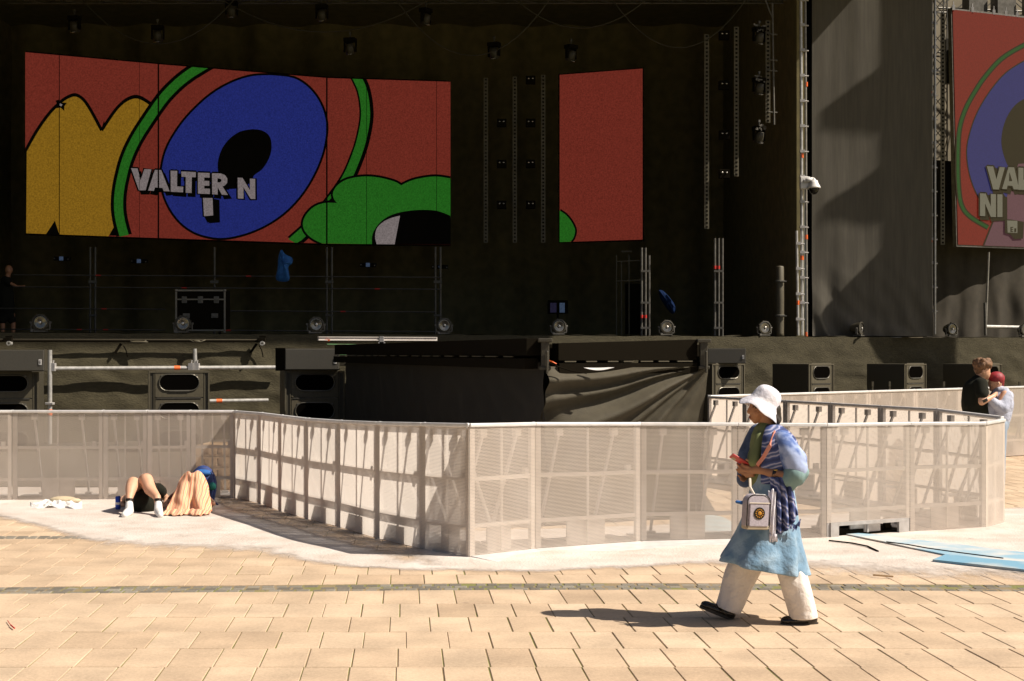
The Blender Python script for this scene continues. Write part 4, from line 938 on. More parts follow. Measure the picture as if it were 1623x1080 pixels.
o = k.build('cable_box', M['black'], world=True); o.location = P(452,588,27.2); tag(o, 'small black wedge-shaped box left of the small speaker near the catwalk', 'box')
# ---- rails before the left skirt, pipes, beam
def LP(px, py, off=.14): return P(px, py, lipY(px)-off)
pipe(LP(79,720,.25), LP(79,555,.25), .045, 'alu', 'pale scaffold upright at the left in front of the stage skirt', 'scaffold_post', 'scaffold post', 'short uprights before the stage skirt', (.40,), 'orange')
pipe(LP(310,592,.2), LP(308.5,553,.2), .042, 'alu', 'short pale scaffold upright stub above the second subwoofer', 'scaffold_post', 'scaffold post', 'short uprights before the stage skirt')
t = pipe(LP(82,584.5,.22), LP(450,582.5,.22), .042, 'alu', 'long bright horizontal pipe before the left stage skirt', 'scaffold_tube', 'scaffold tube', None, (.525,), 'orange')
k = MB()
for x in (84,303,312): k.box(LP(x,582,.24),(.10,.12,.16)); k.tube(LP(x,578,.26), LP(x+1,571,.26), .015)
k.build('coupler', M['steel'], t)
k = MB(); k.box(LP(79,640,.25),(.16,.14,.05)); tag(k.build('scaffold_ring', M['steel'], bevel=.01), 'flat ring collar on the left scaffold upright', 'collar')
pipe(LP(321,636,.3), LP(425,634.5,.3), .038, 'alu', 'short bright lower pipe right of the second subwoofer', 'scaffold_tube', 'scaffold tube', None, (.25,), 'orange')
bb = thing('lighting_bar', 'long black bar with ring ends in front of the left stage skirt', 'bar', LP(215,540,.1))
k = MB(); k.tube(LP(-40,540,.16), LP(414,541,.16), .028); k.build('bar', M['black'], bb)
k = MB(); k.bar(LP(-20,538,.16), LP(412,538.4,.16), .02, .015); k.build('bar_edge', M['plate'], bb)
for x in (14,415.5):
    k = MB(); c = LP(x,544.5,.30); q = Matrix.Rotation(R(90),3,'X'); k.lathe([(.022,-.1),(.022,.02),(.045,.02),(.045,-.1),(.022,-.1)], c, q, n=18); k.build('ring_end', M['alu'], bb)
    k = MB(); k.box(LP(x-1,539,.22),(.16,.1,.07)); k.box(LP(x+1,534,.2),(.14,.06,.04)); k.build('bar_clamp', M['black'], bb)
for x, dx in ((192,-28),(407,-30)):
    k = MB(); k.bar(LP(x,545,.12), LP(x+dx*.35,560,.09), .05, .05); k.path([LP(x+4,548,.14), LP(x+8,556,.12), LP(x+10,566,.1)], .012); k.build('bracket', M['black'], bb)
for x, y_ in ((218,542),(312,541)):
    k = MB(); k.ell(LP(x,y_+.5,.2), (.22 if x < 300 else .08,.05,.03)); k.path([LP(x-12,y_-2,.18), LP(x,y_+3,.2), LP(x+14,y_-2,.18)], .01); k.build('tape_knot', M['plate'], bb, smooth=True)
wbm = thing('metal_beam', 'long pale metal beam lying along the stage edge between third and fourth footlights', 'beam', LP(598,537,.2))
a = LP(504,537.2,.2); b = LP(692,537.8,.2)
k = MB(); k.bar(a, b, .10, .085); k.bar(a+Vector((0,-.02,.035)), b+Vector((0,-.02,.035)), .11, .012); k.bar(a+Vector((0,-.02,-.03)), b+Vector((0,-.02,-.03)), .11, .02); k.build('beam', M['beamwhite'], wbm, bevel=.004)
k = MB(); k.box(LP(605,539,.28),(.09,.06,.16)); k.box(LP(605,544,.28),(.14,.06,.05)); k.build('clamp', M['steel'], wbm); k = MB(); k.box(LP(518,539.5,.262),(.13,.01,.035)); k.build('label_patch', M['orange'], wbm)
k = MB(); k.tube(P(518,546,30.5), P(598,547,31.2), .012); tag(k.build('cable', M['greenrope']), 'thin green line below the pale metal beam', 'cable')
k = MB(); k.tube(P(536,563,27.2), P(549,563,27.2), .012); k.tube(P(533,563,27.3), P(536,563,27.2), .012); tag(k.build('cable', M['greenrope']), 'short green line right of the small speaker near the catwalk', 'cable')
k = MB(); k.box(P(542,563,27.6),(.16,.3,.40)); tag(k.build('box', M['blackpaint'], bevel=.01), 'black box squeezed between small speaker and catwalk side', 'box')
# low stubs on the pit side at the right
for i, (x, lb) in enumerate(((1383,'first'),(1410,'second'),(1496,'third'),(1533,'fourth'),(1616,'fifth'))):
    k = MB(); c = P(x, 609, 30.); k.box(c,(.04,.04,.10)); k.box(c+Vector((0,0,-.6)),(.03,.03,1.1)); tag(k.build('marker_peg', M['plate']), 'tiny pale peg behind the rear barrier run, %s from the left' % lb, 'peg', 'pegs behind the rear barriers')
# ---- pallets and clutter in the pit
def pallets(px0, px1, yb, Y, n, lbl):
    x0 = (px0-CX)*Y/F; x1 = (px1-CX)*Y/F; W = x1-x0
    for i in range(n):
        t = thing('wooden_pallet', lbl % ('lowest' if i == 0 else 'topmost' if i == n-1 else ('','second lowest','second highest')[i]), 'pallet', ((x0+x1)/2, Y+.4, .02+i*.15), random.uniform(-.03,.03), 'pallets stacked behind the left barriers')
        k = MB()
        for j in range(5): k.box((0, -.35+.18*j, .125),(W,.12,.022))
        for j in range(3): k.box((0, -.35+.36*j, .011),(W,.1,.022))
        k.build('deck_board', M['wood'], t, world=False)
        k = MB()
        for a_ in (-1,0,1):
            for b__ in (-1,0,1): k.box((a_*(W/2-.06), b__*.36, .068),(.11,.11,.09))
        k.build('block', M['wood'], t, world=False)
pallets(309, 367, 785, 19.7, 4, 'raw wooden pallet behind the barrier by the backpack, %s in the stack')
t = thing('round_tray', 'pale bluish round tray standing behind the front barrier panel', 'tray', P(1130,846,15.4))
k = MB(); k.lathe([(0,0),(.20,.0),(.21,.012),(.20,.02),(0,.012)], P(1130,835,15.3), Matrix.Rotation(R(24),3,'X'), n=30); k.build('tray', M['traypale'], t, smooth=True)
k = MB(); k.box(P(1130,846,15.38),(.12,.08,.06)); k.build('foot', M['steel_dark'], t)
# ---- blue mats on the sand
def flat(name, pts, m_, z0, z1, lbl, cat):
    q = [G(x,y_) for x, y_ in pts]; k = MB(); k.prism([(v.x,v.y) for v in q], z0, z1); return tag(k.build(name, M[m_], bevel=.002), lbl, cat)
flat('blue_mat', [(1478,893),(1560,902),(1640,911),(1700,918),(1700,902),(1640,898),(1560,891),(1500,884)], 'bluemat', .012, .034, 'bright blue sand-dusted mat, nearer one at the right edge', 'mat')
flat('blue_mat', [(1500,883.2),(1560,890),(1640,897),(1700,901),(1700,887),(1600,877),(1500,864),(1438,858),(1400,852),(1350,848),(1340,850),(1400,862),(1440,871)], 'bluemat2', .012, .024, 'pale sand-covered blue mat leading from the cable opening to the right edge', 'mat')
k = MB(); k.path([G(1314,857,.02), G(1350,861,.02), G(1375,866,.02), G(1392,874,.012)], .008); tag(k.build('cable', M['black']), 'short black cable lying on the sand below the raised barrier panel', 'cable')
k = MB(); k.path([G(1405,859,.028), G(1440,863.5,.028), G(1470,869,.028), G(1520,876,.028), G(1590,885,.028)], .006); tag(k.build('cable', M['black']), 'thin black line drawn as the shadow along the pale blue mat edge', 'cable')  # dark strand modelled in place of the shadow along the mat edge
k = MB(); k.path([G(1384,911.5,.02), G(1416,914,.02)], .008); tag(k.build('stick', M['wood']), 'thin dark stick on the sand right of the walking woman', 'stick')
k = MB(); k.path([G(12,984,.01), G(17,991,.01)], .003); k.path([G(17,991,.012), G(23,996,.012)], .005); tag(k.build('straw', M['red']), 'tiny red litter on the pavers at the lower left', 'litter')
# ================================================================ PEOPLE
def stripes(name, cols, scale, axis='X', rough=.85, rot=0., distort=1.5):
    m = bpy.data.materials.new(name); m.use_nodes = True; n = m.node_tree.nodes; l = m.node_tree.links; b = n['Principled BSDF']; b.inputs['Roughness'].default_value = rough
    tc = n.new('ShaderNodeTexCoord'); mp = n.new('ShaderNodeMapping'); mp.inputs['Rotation'].default_value = (0, rot, 0); l.new(tc.outputs['Object'], mp.inputs[0])
    wv = n.new('ShaderNodeTexWave'); wv.bands_direction = axis; wv.inputs['Scale'].default_value = scale; wv.inputs['Distortion'].default_value = distort; wv.inputs['Detail'].default_value = 3; wv.inputs['Detail Scale'].default_value = 2
    l.new(mp.outputs[0], wv.inputs[0]); cr = n.new('ShaderNodeValToRGB'); e = cr.color_ramp.elements
    e[0].color = (*cols[0], 1); e[1].color = (*cols[-1], 1)
    for i, c in enumerate(cols[1:-1]): x = e.new((i+1)/(len(cols)-1)); x.color = (*c, 1)
    l.new(wv.outputs['Fac'], cr.inputs[0]); l.new(cr.outputs[0], b.inputs['Base Color']); return m
M['tunic'] = mat('blue_tunic_cotton', (.15,.26,.37), .9, 0, (.31,.43,.53), 7, .8, bump=.035, bscale=9, contrast=(.42,.6))
M['sleeve'] = mat('tie_dye_sleeve', (.36,.44,.66), .9, 0, (.09,.15,.36), 9, 1., bump=.004, bscale=25, contrast=(.44,.60), detail=3)
M['cuff'] = mat('teal_cuff', (.20,.31,.31), .9, 0, (.15,.25,.26), 9, .7)
M['lips'] = mat('lips', (.30,.07,.05), .5)
M['navy'] = mat('navy_sleeve', (.04,.065,.13), .9, 0, (.10,.14,.26), 12, .8)
M['scarf'] = stripes('striped_scarf', [(.025,.04,.12),(.04,.06,.18),(.06,.09,.24),(.40,.40,.54),(.05,.08,.2)], 4.2, 'Z', rot=R(20), distort=2.2)
M['scarf2'] = stripes('streaked_scarf', [(.02,.035,.11),(.04,.06,.18),(.10,.13,.32),(.42,.42,.54),(.04,.06,.17)], 4., 'X', rot=R(50), distort=5)
M['shirt'] = mat('green_top', (.17,.20,.08), .8)
M['trouser'] = mat('white_trousers', (.78,.72,.66), .9, 0, (.64,.58,.52), 6, .7, bump=.035, bscale=8)
M['hat'] = mat('white_hat', (.76,.74,.77), .9, 0, (.62,.61,.70), 14, .8, bump=.010, bscale=22)
M['shoe'] = mat('black_leather', (.020,.016,.012), .22)
M['sole'] = mat('shoe_sole', (.035,.028,.02), .6)
M['hair'] = mat('dark_hair', (.018,.012,.008), .5, 0, (.03,.02,.012), 40, .8)
M['phone'] = mat('red_phone_case', (.50,.05,.05), .4)
M['screen'] = mat('phone_glass', (.02,.02,.025), .1)
M['strap'] = mat('coral_strap', (.72,.22,.14), .7, 0, (.6,.35,.28), 60, .8)
M['bagc'] = mat('lilac_bag', (.42,.38,.42), .8, 0, (.30,.27,.31), 90, .8, bump=.001, bscale=300)
M['bagbase'] = mat('beige_base', (.45,.38,.27), .8)
M['cream'] = mat('cream_strap', (.65,.58,.48), .8)
WY = 10.15
def W(px, py, dy=0.): Y = WY+dy; return Vector(((px-CX)*WY/F, Y, H0-(py-HY)*WY/F))
wom = thing('person', 'woman in white bucket hat and blue tunic walking left, looking at her phone', 'person', W(1212,985))
wom.location.z = 0
def limb(name, pr, m_, parent, vox=.007, sm=3, extra=None):
    k = MB(); k.chain(pr)
    if extra: extra(k)
    return k.build(name, m_, parent, remesh=vox, sm=sm)
# body: head, neck, torso, near and far forearms with hands, ankles
k = MB()
k.ell(W(1210,643), (.084,.072,.095)); k.ell(W(1202,650), (.062,.056,.085)); k.cap(W(1202,662), W(1197.5,666), .036, .026)
k.cap(W(1190,643), W(1186,653), .008, .0115); k.ell(W(1187,654.5), (.010,.011,.008)); k.cap(W(1190,660,-.012), W(1190,660,.012), .0095); k.cap(W(1190.5,664,-.010), W(1190.5,664,.010), .0095)
k.cap(W(1192.5,639,-.03), W(1192.5,639,.03), .010); k.ell(W(1199,655,-.045), (.026,.014,.022)); k.ell(W(1218,650,-.078), (.016,.010,.024))
k.chain([(W(1213,660), .052), (W(1219,685), .050), (W(1221,700), .08)])
k.ell(W(1221,735), (.13,.17,.26)); k.ell(W(1222,800), (.14,.17,.20))
for dy in (-.09, .09): k.chain([(W(1221,722,dy), .05), (W(1221,708,dy*1.3), .045)])
# near arm: upper arm hidden in the sleeve, forearm to the left
k.chain([(W(1234,706,-.15), .040), (W(1250,752,-.225), .040), (W(1236,752,-.225), .040), (W(1212,746,-.18), .029), (W(1206,744,-.165), .027)])
k.chain([(W(1206,744,-.165), .028), (W(1196,742,-.135), .031), (W(1190,743,-.12), .028)])
# near fingers wrapped under the phone, thumb over it
for i, (a, b, c) in enumerate([((1188,740,-.10),(1178,738,-.055),(1173,730,-.03)),((1187,745,-.10),(1176,744,-.05),(1170,737,-.02)),((1188,749,-.10),(1178,750,-.05),(1171,743,-.02)),((1190,752,-.10),(1181,754,-.06),(1175,749,-.03))]):
    k.chain([(W(*a), .0125), (W(*b), .0105), (W(*c), .0085)])
k.chain([(W(1196,736,-.14), .014), (W(1186,730,-.12), .011), (W(1180,727,-.085), .009)])
# far arm
k.chain([(W(1213,705,.17), .05), (W(1206,752,.16), .042), (W(1190,752,.08), .032), (W(1184,751,.03), .028)])
for i, (a, b, c) in enumerate([((1180,746,.02),(1172,741,.0),(1168,735,-.01)),((1180,751,.02),(1172,749,-.01),(1167,744,-.015)),((1181,755,.01),(1174,757,-.02),(1169,753,-.03)),((1183,758,.01),(1178,762,-.02),(1173,760,-.03))]):
    k.chain([(W(*a), .0115), (W(*b), .010), (W(*c), .008)])
k.chain([(W(1184,744,.02), .013), (W(1178,737,.0), .010), (W(1173,731,-.005), .0085)])
for x, dy in ((1160,.09),(1272,-.09)): k.cap(W(x,950,dy), W(x,976,dy), .036, .034)
k.cap(W(1222,830,0), W(1200,880,.08), .09, .08); k.cap(W(1200,880,.08), W(1160,960,.09), .08, .035); k.cap(W(1220,830,0), W(1235,880,-.07), .08, .07); k.cap(W(1238,880,-.08), W(1272,960,-.09), .08, .035)
k.build('body', M['skin_tan'], wom, remesh=.006, sm=2)
k = MB(); k.ell(W(1192.3,645,-.040), (.005,.010,.005)); k.cap(W(1191.8,641.5,-.028), W(1195,641,-.052), .0035,.003); k.build('eye', M['hair'], wom, smooth=True)
k = MB(); k.cap(W(1188.2,661.8,-.014), W(1188.2,661.8,.014), .006); k.build('lips', M['lips'], wom, smooth=True)
# hair
k = MB(); k.chain([(W(1197,636,0), .040), (W(1209,639,0), .070), (W(1223,650,0), .066), (W(1229,664,.0), .045)]); k.cap(W(1193,634,-.04), W(1196,646,-.058), .016, .010); k.chain([(W(1206,643,-.062), .017), (W(1221,656,-.062), .024), (W(1231,668,-.045), .022)])
k.build('hair', M['hair'], wom, remesh=.008, sm=2)
# bucket hat
q = Matrix.Rotation(R(31), 3, 'Y'); c = W(1209.5,641)
k = MB()
prof = [(.152,-.062),(.141,-.038),(.119,-.008),(.104,.014),(.099,.028),(.096,.07),(.082,.107),(.05,.128),(.0,.134)]
n = 40; rs = []
for r_, z in prof:
    rs.append([c + q @ Vector((r_*math.cos(2*PI*i/n)*(1.0), .93*r_*math.sin(2*PI*i/n), z + (.014*math.sin(3*2*PI*i/n+1)+.01*math.sin(5*2*PI*i/n))*max(0,(r_-.1)/.058))) for i in range(n)])
k.rings(rs); k.build('bucket_hat', M['hat'], wom, smooth=True, solid=.004, sub=1)
# green top
k = MB(); k.ell(W(1212,712), (.105,.12,.20)); k.ell(W(1210,740), (.12,.13,.2)); k.cap(W(1213,682,-.02), W(1210,700,-.05), .05, .07); k.cap(W(1200,690,-.075), W(1192,730,-.11), .03, .045); k.build('green_top', M['shirt'], wom, remesh=.01, sm=3)
# tunic skirt, flaring forward
def ring(cx_, cy_, hw, hd, tilt=0., n=56, wav=0., ph=0., a0=0., a1=2*PI, seed=0.):
    out = []
    for i in range(n):
        a = a0+(a1-a0)*i/(n if a1-a0 > 6.2 else n-1)
        f = 1+wav*(math.sin(7*a+ph)*.6+max(0,(cy_-830)/70)*.55*math.sin(11*a+ph*3+2*math.sin(a))+nz(math.cos(a)*2+seed, math.sin(a)*2, cy_*.012)*1.3)
        out.append(W(cx_, cy_)+Vector((hw/F*WY*math.cos(a)*f, hd*math.sin(a)*f, tilt*math.cos(a))))
    return out
k = MB()
RG = [(1220,700,25,.15,0,.0),(1221,730,28,.165,0,.01),(1223,760,31,.175,0,.02),(1224,790,36,.18,.0,.035),(1222,820,42,.20,.01,.05),(1217,850,51,.25,.02,.075),(1215,872,61,.285,.035,.095),(1212,889,67,.31,.05,.11),(1211.5,899,70,.315,.055,.12)]
k.rings([ring(x,y_,hw,hd,-t_*1.0,wav=w_,ph=y_*.01) for x,y_,hw,hd,t_,w_ in RG])
k.build('tunic', M['tunic'], wom, smooth=True, solid=.006, sub=1)
# near sleeve with puff and teal cuff
limb('sleeve', [(W(1233,696,-.16), .070), (W(1245,720,-.195), .088), (W(1252,737,-.21), .082)], M['sleeve'], wom, .009, 4, lambda k: k.ell(W(1254,726,-.21), (.070,.068,.078)))
k = MB(); k.cap(W(1249,747,-.22), W(1240,754,-.22), .076, .060); k.cap(W(1249,752,-.22), W(1242,775,-.2), .06, .022); k.cap(W(1262,745,-.2), W(1256,756,-.2), .05, .045); k.build('cuff', M['cuff'], wom, remesh=.008, sm=4)
limb('far_sleeve', [(W(1208,690,.17), .07), (W(1196,725,.2), .085), (W(1190,755,.17), .07), (W(1185,762,.12), .06)], M['navy'], wom, .009, 4)
# scarf: shawl over the shoulders plus hanging tails
k = MB()
SR = [(1221,672,11,.075,0),(1222,681,22,.145,.0),(1224,692,33,.205,0),(1226,708,38,.225,0),(1225,728,37,.215,0),(1224,748,35,.200,0),(1222,765,33,.19,0)]
k.rings([ring(x,y_,hw,hd,0,wav=.05,ph=y_*.05,a0=R(228),a1=R(515),n=60,seed=3) for x,y_,hw,hd,t_ in SR], closed=False)
k.build('scarf', M['scarf'], wom, smooth=True, solid=.012, sub=1)
k = MB()
def tail(u, v):
    x = 1212+ (8+30*v**.6)*(u) + (1-v)*14*u; y_ = 752+ (72+16*math.sin(u*3+1))*v
    return W(x + 5*v, y_, -.215-.03*math.sin(u*PI)-.02*math.sin(u*22+v*3)*(.4+v) + .015*nz(u*6,v*6))
k.grid(tail, 40, 24); k.build('scarf_tail', M['scarf2'], wom, smooth=True, solid=.010)
k = MB(); 
def tail2(u, v): return W(1208+ (12-3*v)*u + 2*v, 772+70*v+3*math.sin(u*9), -.245-.015*math.sin(u*PI)-.008*math.sin(u*16+v*8))
k.grid(tail2, 12, 30)
for i in range(7): k.path([W(1210+1.6*i, 840, -.255), W(1209.5+1.9*i+random.uniform(-1,1), 849+random.uniform(-2,3), -.255)], .004, n=5)
k.build('pale_scarf_end', M['hat'], wom, smooth=True, solid=.006)
k = MB()
for i in range(26): x = 1222+i*1.45; y0 = 820+6*math.sin(i*.4); k.path([W(x, y0, -.235), W(x-3+random.uniform(-1,1), y0+9+random.uniform(-3,4), -.245)], .004, n=5)
k.build('scarf_fringe', M['scarf2'], wom)
# trousers
def leg_rings(cs, dyr):
    out = []
    for (x, y_, hw, hd, dy, sl_) in cs:
        r_ = []
        for i in range(40):
            a_ = 2*PI*i/40; f = 1+.05*nz(math.cos(a_)*2.2+x*.01, math.sin(a_)*2.2, y_*.03)+.035*math.sin(3*a_+y_*.045)
            r_.append(W(x+hw*math.cos(a_)*f, y_+sl_*math.cos(a_)*hw, dy)+Vector((0,hd*math.sin(a_)*f,0)))
        out.append(r_)
    return out
k = MB()
k.rings(leg_rings([(1212,855,22,.09,.05,.25),(1195,880,23,.10,.07,.35),(1180,905,24.5,.108,.085,.45),(1171,930,21.5,.098,.09,.5),(1165,952,19.5,.09,.09,.5),(1159,966,19,.086,.09,.4),(1157,971,19,.085,.09,.35)], 0), cap0=True)
k.rings(leg_rings([(1230,855,20,.09,-.05,-.1),(1237,880,22,.09,-.07,-.15),(1252,905,21,.095,-.085,-.18),(1258,930,22.5,.10,-.09,-.2),(1265,952,21.5,.095,-.09,-.15),(1269,970,21.5,.093,-.09,-.08),(1270,976,21.5,.093,-.09,-.05)], 0), cap0=True)
k.build('trousers', M['trouser'], wom, smooth=True, solid=.005, sub=1)
# shoes
def shoe(heel, toe, dy, up):
    a = W(*heel, dy); b = W(*toe, dy); d = (b-a); L = d.length; e = d.normalized(); u_ = Vector((-e.z,0,e.x)) if e.x < 0 else Vector((e.z,0,-e.x)); u_ = Vector((0,0,1))-e*e.z; u_.normalize()
    qq = Matrix((e, Vector((0,1,0)), u_)).transposed(); t = thing
    k = MB(); k.ell(a+e*.06+u_*.035, (.06,.042,.042), qq); k.ell(a+e*L*.62+u_*.028, (.10,.047,.034), qq); k.ell(a+e*(L-.05)+u_*.028, (.055,.045,.032), qq); k.cap(a+e*.09+u_*.06, a+e*.13+u_*.045, .036, .034)
    o = k.build('shoe', M['shoe'], wom, remesh=.006, sm=3)
    k = MB(); pts = [(L*.5+ (L*.5+.004)*math.cos(t_), (.047 if math.cos(t_) > 0 else .040)*math.sin(t_)) for t_ in [2*PI*i/28 for i in range(28)]]
    vs = [a+e*x+Vector((0,y_,0))+u_*h for h in (-.004,.016) for x, y_ in pts]; k.add(vs, [tuple(range(27,-1,-1)), tuple(range(28,56))]+[(i,(i+1)%28,28+(i+1)%28,28+i) for i in range(28)])
    k.build('sole', M['sole'], o, world=False) if False else k.build('sole', M['sole'], wom)
    k = MB(); k.chain([(a+e*L*.45+u_*.058+Vector((0,-.04,-.015)), .008),(a+e*L*.45+u_*.064, .009),(a+e*L*.45+u_*.058+Vector((0,.04,-.015)), .008)]); k.build('shoe_strap', M['shoe'], wom)
    if up: k = MB(); k.box(a+e*L*.46+u_*.062+Vector((0,-.03,0)), (.03,.012,.012)); k.build('buckle', M['steel'], wom)
shoe((1166,988), (1112,966), .09, True)
shoe((1292,986.5), (1234,986.5), -.09, False)
# watch
k = MB(); a = W(1218,747,-.19); b = W(1223,748,-.2); k.tube(a, b, .033, n=20); k.build('watch_strap', M['shoe'], wom); k = MB(); k.ell(W(1221,741.5,-.205), (.018,.018,.008)); k.build('watch_face', mat('gold_face', (.7,.45,.12), .3, .6), wom, smooth=True)
# phone held in the hands
ph = thing('phone', 'red-cased phone in the hands of the woman in the bucket hat', 'phone', W(1172,729,-.05))
e = (W(1187,739,-.05)-W(1157,721,-.05)).normalized(); wd2 = Vector((.10,.78,-.50)); wd2 = (wd2-e*wd2.dot(e)).normalized(); nn = e.cross(wd2)
q = Matrix((e, wd2, nn)).transposed(); c = W(1172,730,-.045)
k = MB(); k.box(c, (.150,.072,.011), M3=q); k.build('case', M['phone'], ph, bevel=.004)
sg = 1 if nn.z > 0 else -1
k = MB(); k.box(c+nn*sg*.0065, (.136,.062,.002), M3=q); k.build('display', M['screen'], ph)
k = MB(); k.box(c-nn*sg*.0065+e*-.045+wd2*.012, (.03,.03,.003), M3=q); k.build('camera_bump', M['bagbase'], ph)
# bag
bg_ = thing('shoulder_bag', 'small lilac-white bag with round dark badge hanging at the walking woman\'s hip', 'bag', W(1186,830,-.26))
def rrect(w_, h_, r, n=6):
    out = []
    for cx_, cz, a0 in ((w_/2-r,h_/2-r,0),(-w_/2+r,h_/2-r,90),(-w_/2+r,-h_/2+r*.5,180),(w_/2-r,-h_/2+r*.5,270)):
        rr = r if cz > 0 else r*.5
        cx2 = (w_/2-rr)*(1 if cx_ > 0 else -1)
        for i in range(n+1): a = R(a0+90*i/n); out.append((cx2+rr*math.cos(a), cz+rr*math.sin(a)))
    return out
c = W(1187,803,-.30); qb = Matrix.Rotation(R(18), 3, 'Z') @ Matrix.Rotation(R(3), 3, 'Y')
def slab(pts, y0, y1, name, m_, sc=1., bev=.008):
    k = MB(); n = len(pts); vs = [c + qb @ Vector((x*sc, y_, z*sc)) for y_ in (y0,y1) for x, z in pts]
    k.add(vs, [tuple(range(n-1,-1,-1)), tuple(range(n,2*n))]+[(i,(i+1)%n,n+(i+1)%n,n+i) for i in range(n)]); return k.build(name, m_, bg_, bevel=bev)
slab(rrect(.168,.225,.055), -.035, .05, 'bag_body', M['bagc'], bev=.012)
k = MB(); pp = rrect(.168,.225,.055); k.path([c+qb@Vector((x*1.005,-.036,z*1.005)) for x, z in pp+[pp[0]]], .0035); k.build('piping', M['shoe'], bg_)
slab([(-.07,-.10),(.07,-.10),(.07,.055),(-.07,.055)], -.046, -.03, 'front_pocket', M['bagc'], bev=.006)
k = MB(); k.box(c+qb@Vector((0,.005,-.105)), (.162,.09,.03), M3=qb); k.build('bag_base', M['bagbase'], bg_, bevel=.008)
k = MB(); k.box(c+qb@Vector((0,-.047,.058)), (.15,.006,.006), M3=qb); k.build('zip', M['cream'], bg_)
k = MB(); ring_ = [c+qb@Vector((.040*math.cos(a)+.0,-.050,.040*math.sin(a)-.01)) for a in [2*PI*i/24 for i in range(24)]]; rb2 = [v+qb@Vector((0,.006,0)) for v in ring_]
k.add(ring_+rb2, [tuple(range(24)), tuple(range(47,23,-1))]+[(i,(i+1)%24,24+(i+1)%24,24+i) for i in range(24)]); k.build('badge', M['shoe'], bg_)
k = MB(); k.ell(c+qb@Vector((0,-.052,-.01)), (.014,.003,.014))
for i in range(12): a = 2*PI*i/12; k.box(c+qb@Vector((.026*math.cos(a),-.0515,.026*math.sin(a)-.01)), (.007,.002,.007))
k.build('badge_emblem', mat('amber_emblem', (.65,.30,.03), .5), bg_)
k = MB(); k.path([W(1186,780,-.27), W(1180,768,-.24), W(1181,755,-.2)], .009); k.build('lower_strap', M['cream'], bg_)
k = MB()
for (a, b) in (((1222,682,-.16),(1212,703,-.215)),((1212,703,-.215),(1202,722,-.20)),((1202,722,-.20),(1194,735,-.16))): k.bar(W(*a), W(*b), .006, .026)
k.build('shoulder_strap', M['strap'], bg_)
k = MB(); k.cap(W(1158,789,-.28), W(1168,791,-.28), .010, .013); k.build('blue_tag', M['bluecloth'], bg_)
# ---- the couple
def V(px, py, Y): return P(px, py, Y)
M['jeans'] = mat('pale_jeans', (.28,.34,.42), .9); M['tee'] = mat('black_tee', (.014,.014,.009), .95, spec=.2); M['curly'] = mat('curly_hair', (.22,.11,.05), .7, 0, (.10,.05,.02), 40, .9, bump=.01, bscale=60)
M['redhair'] = mat('red_hair', (.34,.02,.03), .6, 0, (.18,.01,.015), 30, .8); M['hoodie'] = mat('pale_hoodie', (.44,.46,.54), .9, 0, (.34,.36,.46), 8, .8, bump=.03, bscale=12); M['darktr'] = mat('dark_trousers', (.03,.03,.028), .9)
Y0 = 17.6
man = thing('person', 'curly-haired person in black T-shirt bending to the red-haired one behind the barrier', 'person', (V(1553,600,Y0).x, Y0, 0))
k = MB(); v = lambda x, y_, d=0.: V(x, y_, Y0)+Vector((0,d,0))
k.ell(v(1558,587), (.085,.08,.11)); k.ell(v(1563,592), (.05,.05,.07)); k.cap(v(1566,589), v(1568.5,592.5), .010, .014); k.cap(v(1563,598), v(1564,599), .03,.025); k.ell(v(1555,589,-.08),(.014,.01,.022))
k.chain([(v(1556,596), .055),(v(1549,607), .06),(v(1546,618), .11),(v(1545,640), .13),(v(1548,662), .13)])
k.chain([(v(1550,612,-.17), .05),(v(1547,636,-.22), .045),(v(1552,634,-.23), .036),(v(1566,628,-.18), .028),(v(1572,625,-.12), .024)])
for i in range(5): k.chain([(v(1570,624+i*1.1,-.12), .012),(v(1575,622+i*1.3,-.09), .010),(v(1578,622+i*1.6,-.06), .008)])
k.chain([(v(1552,612,.17), .05),(v(1558,632,.18), .04),(v(1570,630,.1), .03)])
k.chain([(v(1549,665,-.09), .08),(v(1549,728,-.10), .055),(v(1549,778,-.1), .04)]); k.chain([(v(1549,665,.09), .08),(v(1548,728,.10), .055),(v(1547,778,.1), .04)])
k.build('body', M['skin'], man, remesh=.009, sm=2)
k = MB(); random.seed(3)
for i in range(46):
    a = random.uniform(0, 2*PI); b_ = random.uniform(-.15, 1.); k.ell(v(1556.5,582)+Vector((.088*math.cos(a)*math.sqrt(max(0,1-b_*b_*.6)), .085*math.sin(a), .075*b_+.01)), random.uniform(.026,.042), n=8, m=6)
k.ell(v(1555,584), (.09,.085,.09)); k.build('hair', M['curly'], man, remesh=.010, sm=1)
k = MB(); k.chain([(v(1549,607), .095),(v(1546,620), .155),(v(1545,640), .16),(v(1549,664), .15)]); k.cap(v(1549,609,-.13), v(1548,624,-.2), .082, .072); k.cap(v(1549,609,.13), v(1553,622,.18), .08, .07); k.build('t_shirt', M['tee'], man, remesh=.012, sm=3)
k = MB(); k.cap(v(1549,665), v(1549,672), .15, .14); k.chain([(v(1549,672,-.09), .10),(v(1549,728,-.10), .08),(v(1549,784,-.1), .07)]); k.chain([(v(1549,672,.09), .10),(v(1548,728,.10), .08),(v(1547,784,.1), .07)]); k.build('trousers', M['darktr'], man, remesh=.014, sm=3)
for d in (-.1,.1): k = MB(); k.cap(v(1547,801,d), v(1557,802.5,d), .045, .038); k.build('shoe', M['white'], man, smooth=True)
k = MB(); k.tube(v(1549,632,-.225), v(1551,636,-.225), .048, n=16); k.build('arm_band', M['shoe'], man)
gY = 17.7
girl = thing('person', 'red-haired person in pale grey hoodie hugging the one in black behind the barrier', 'person', (V(1580,600,gY).x, gY, 0))
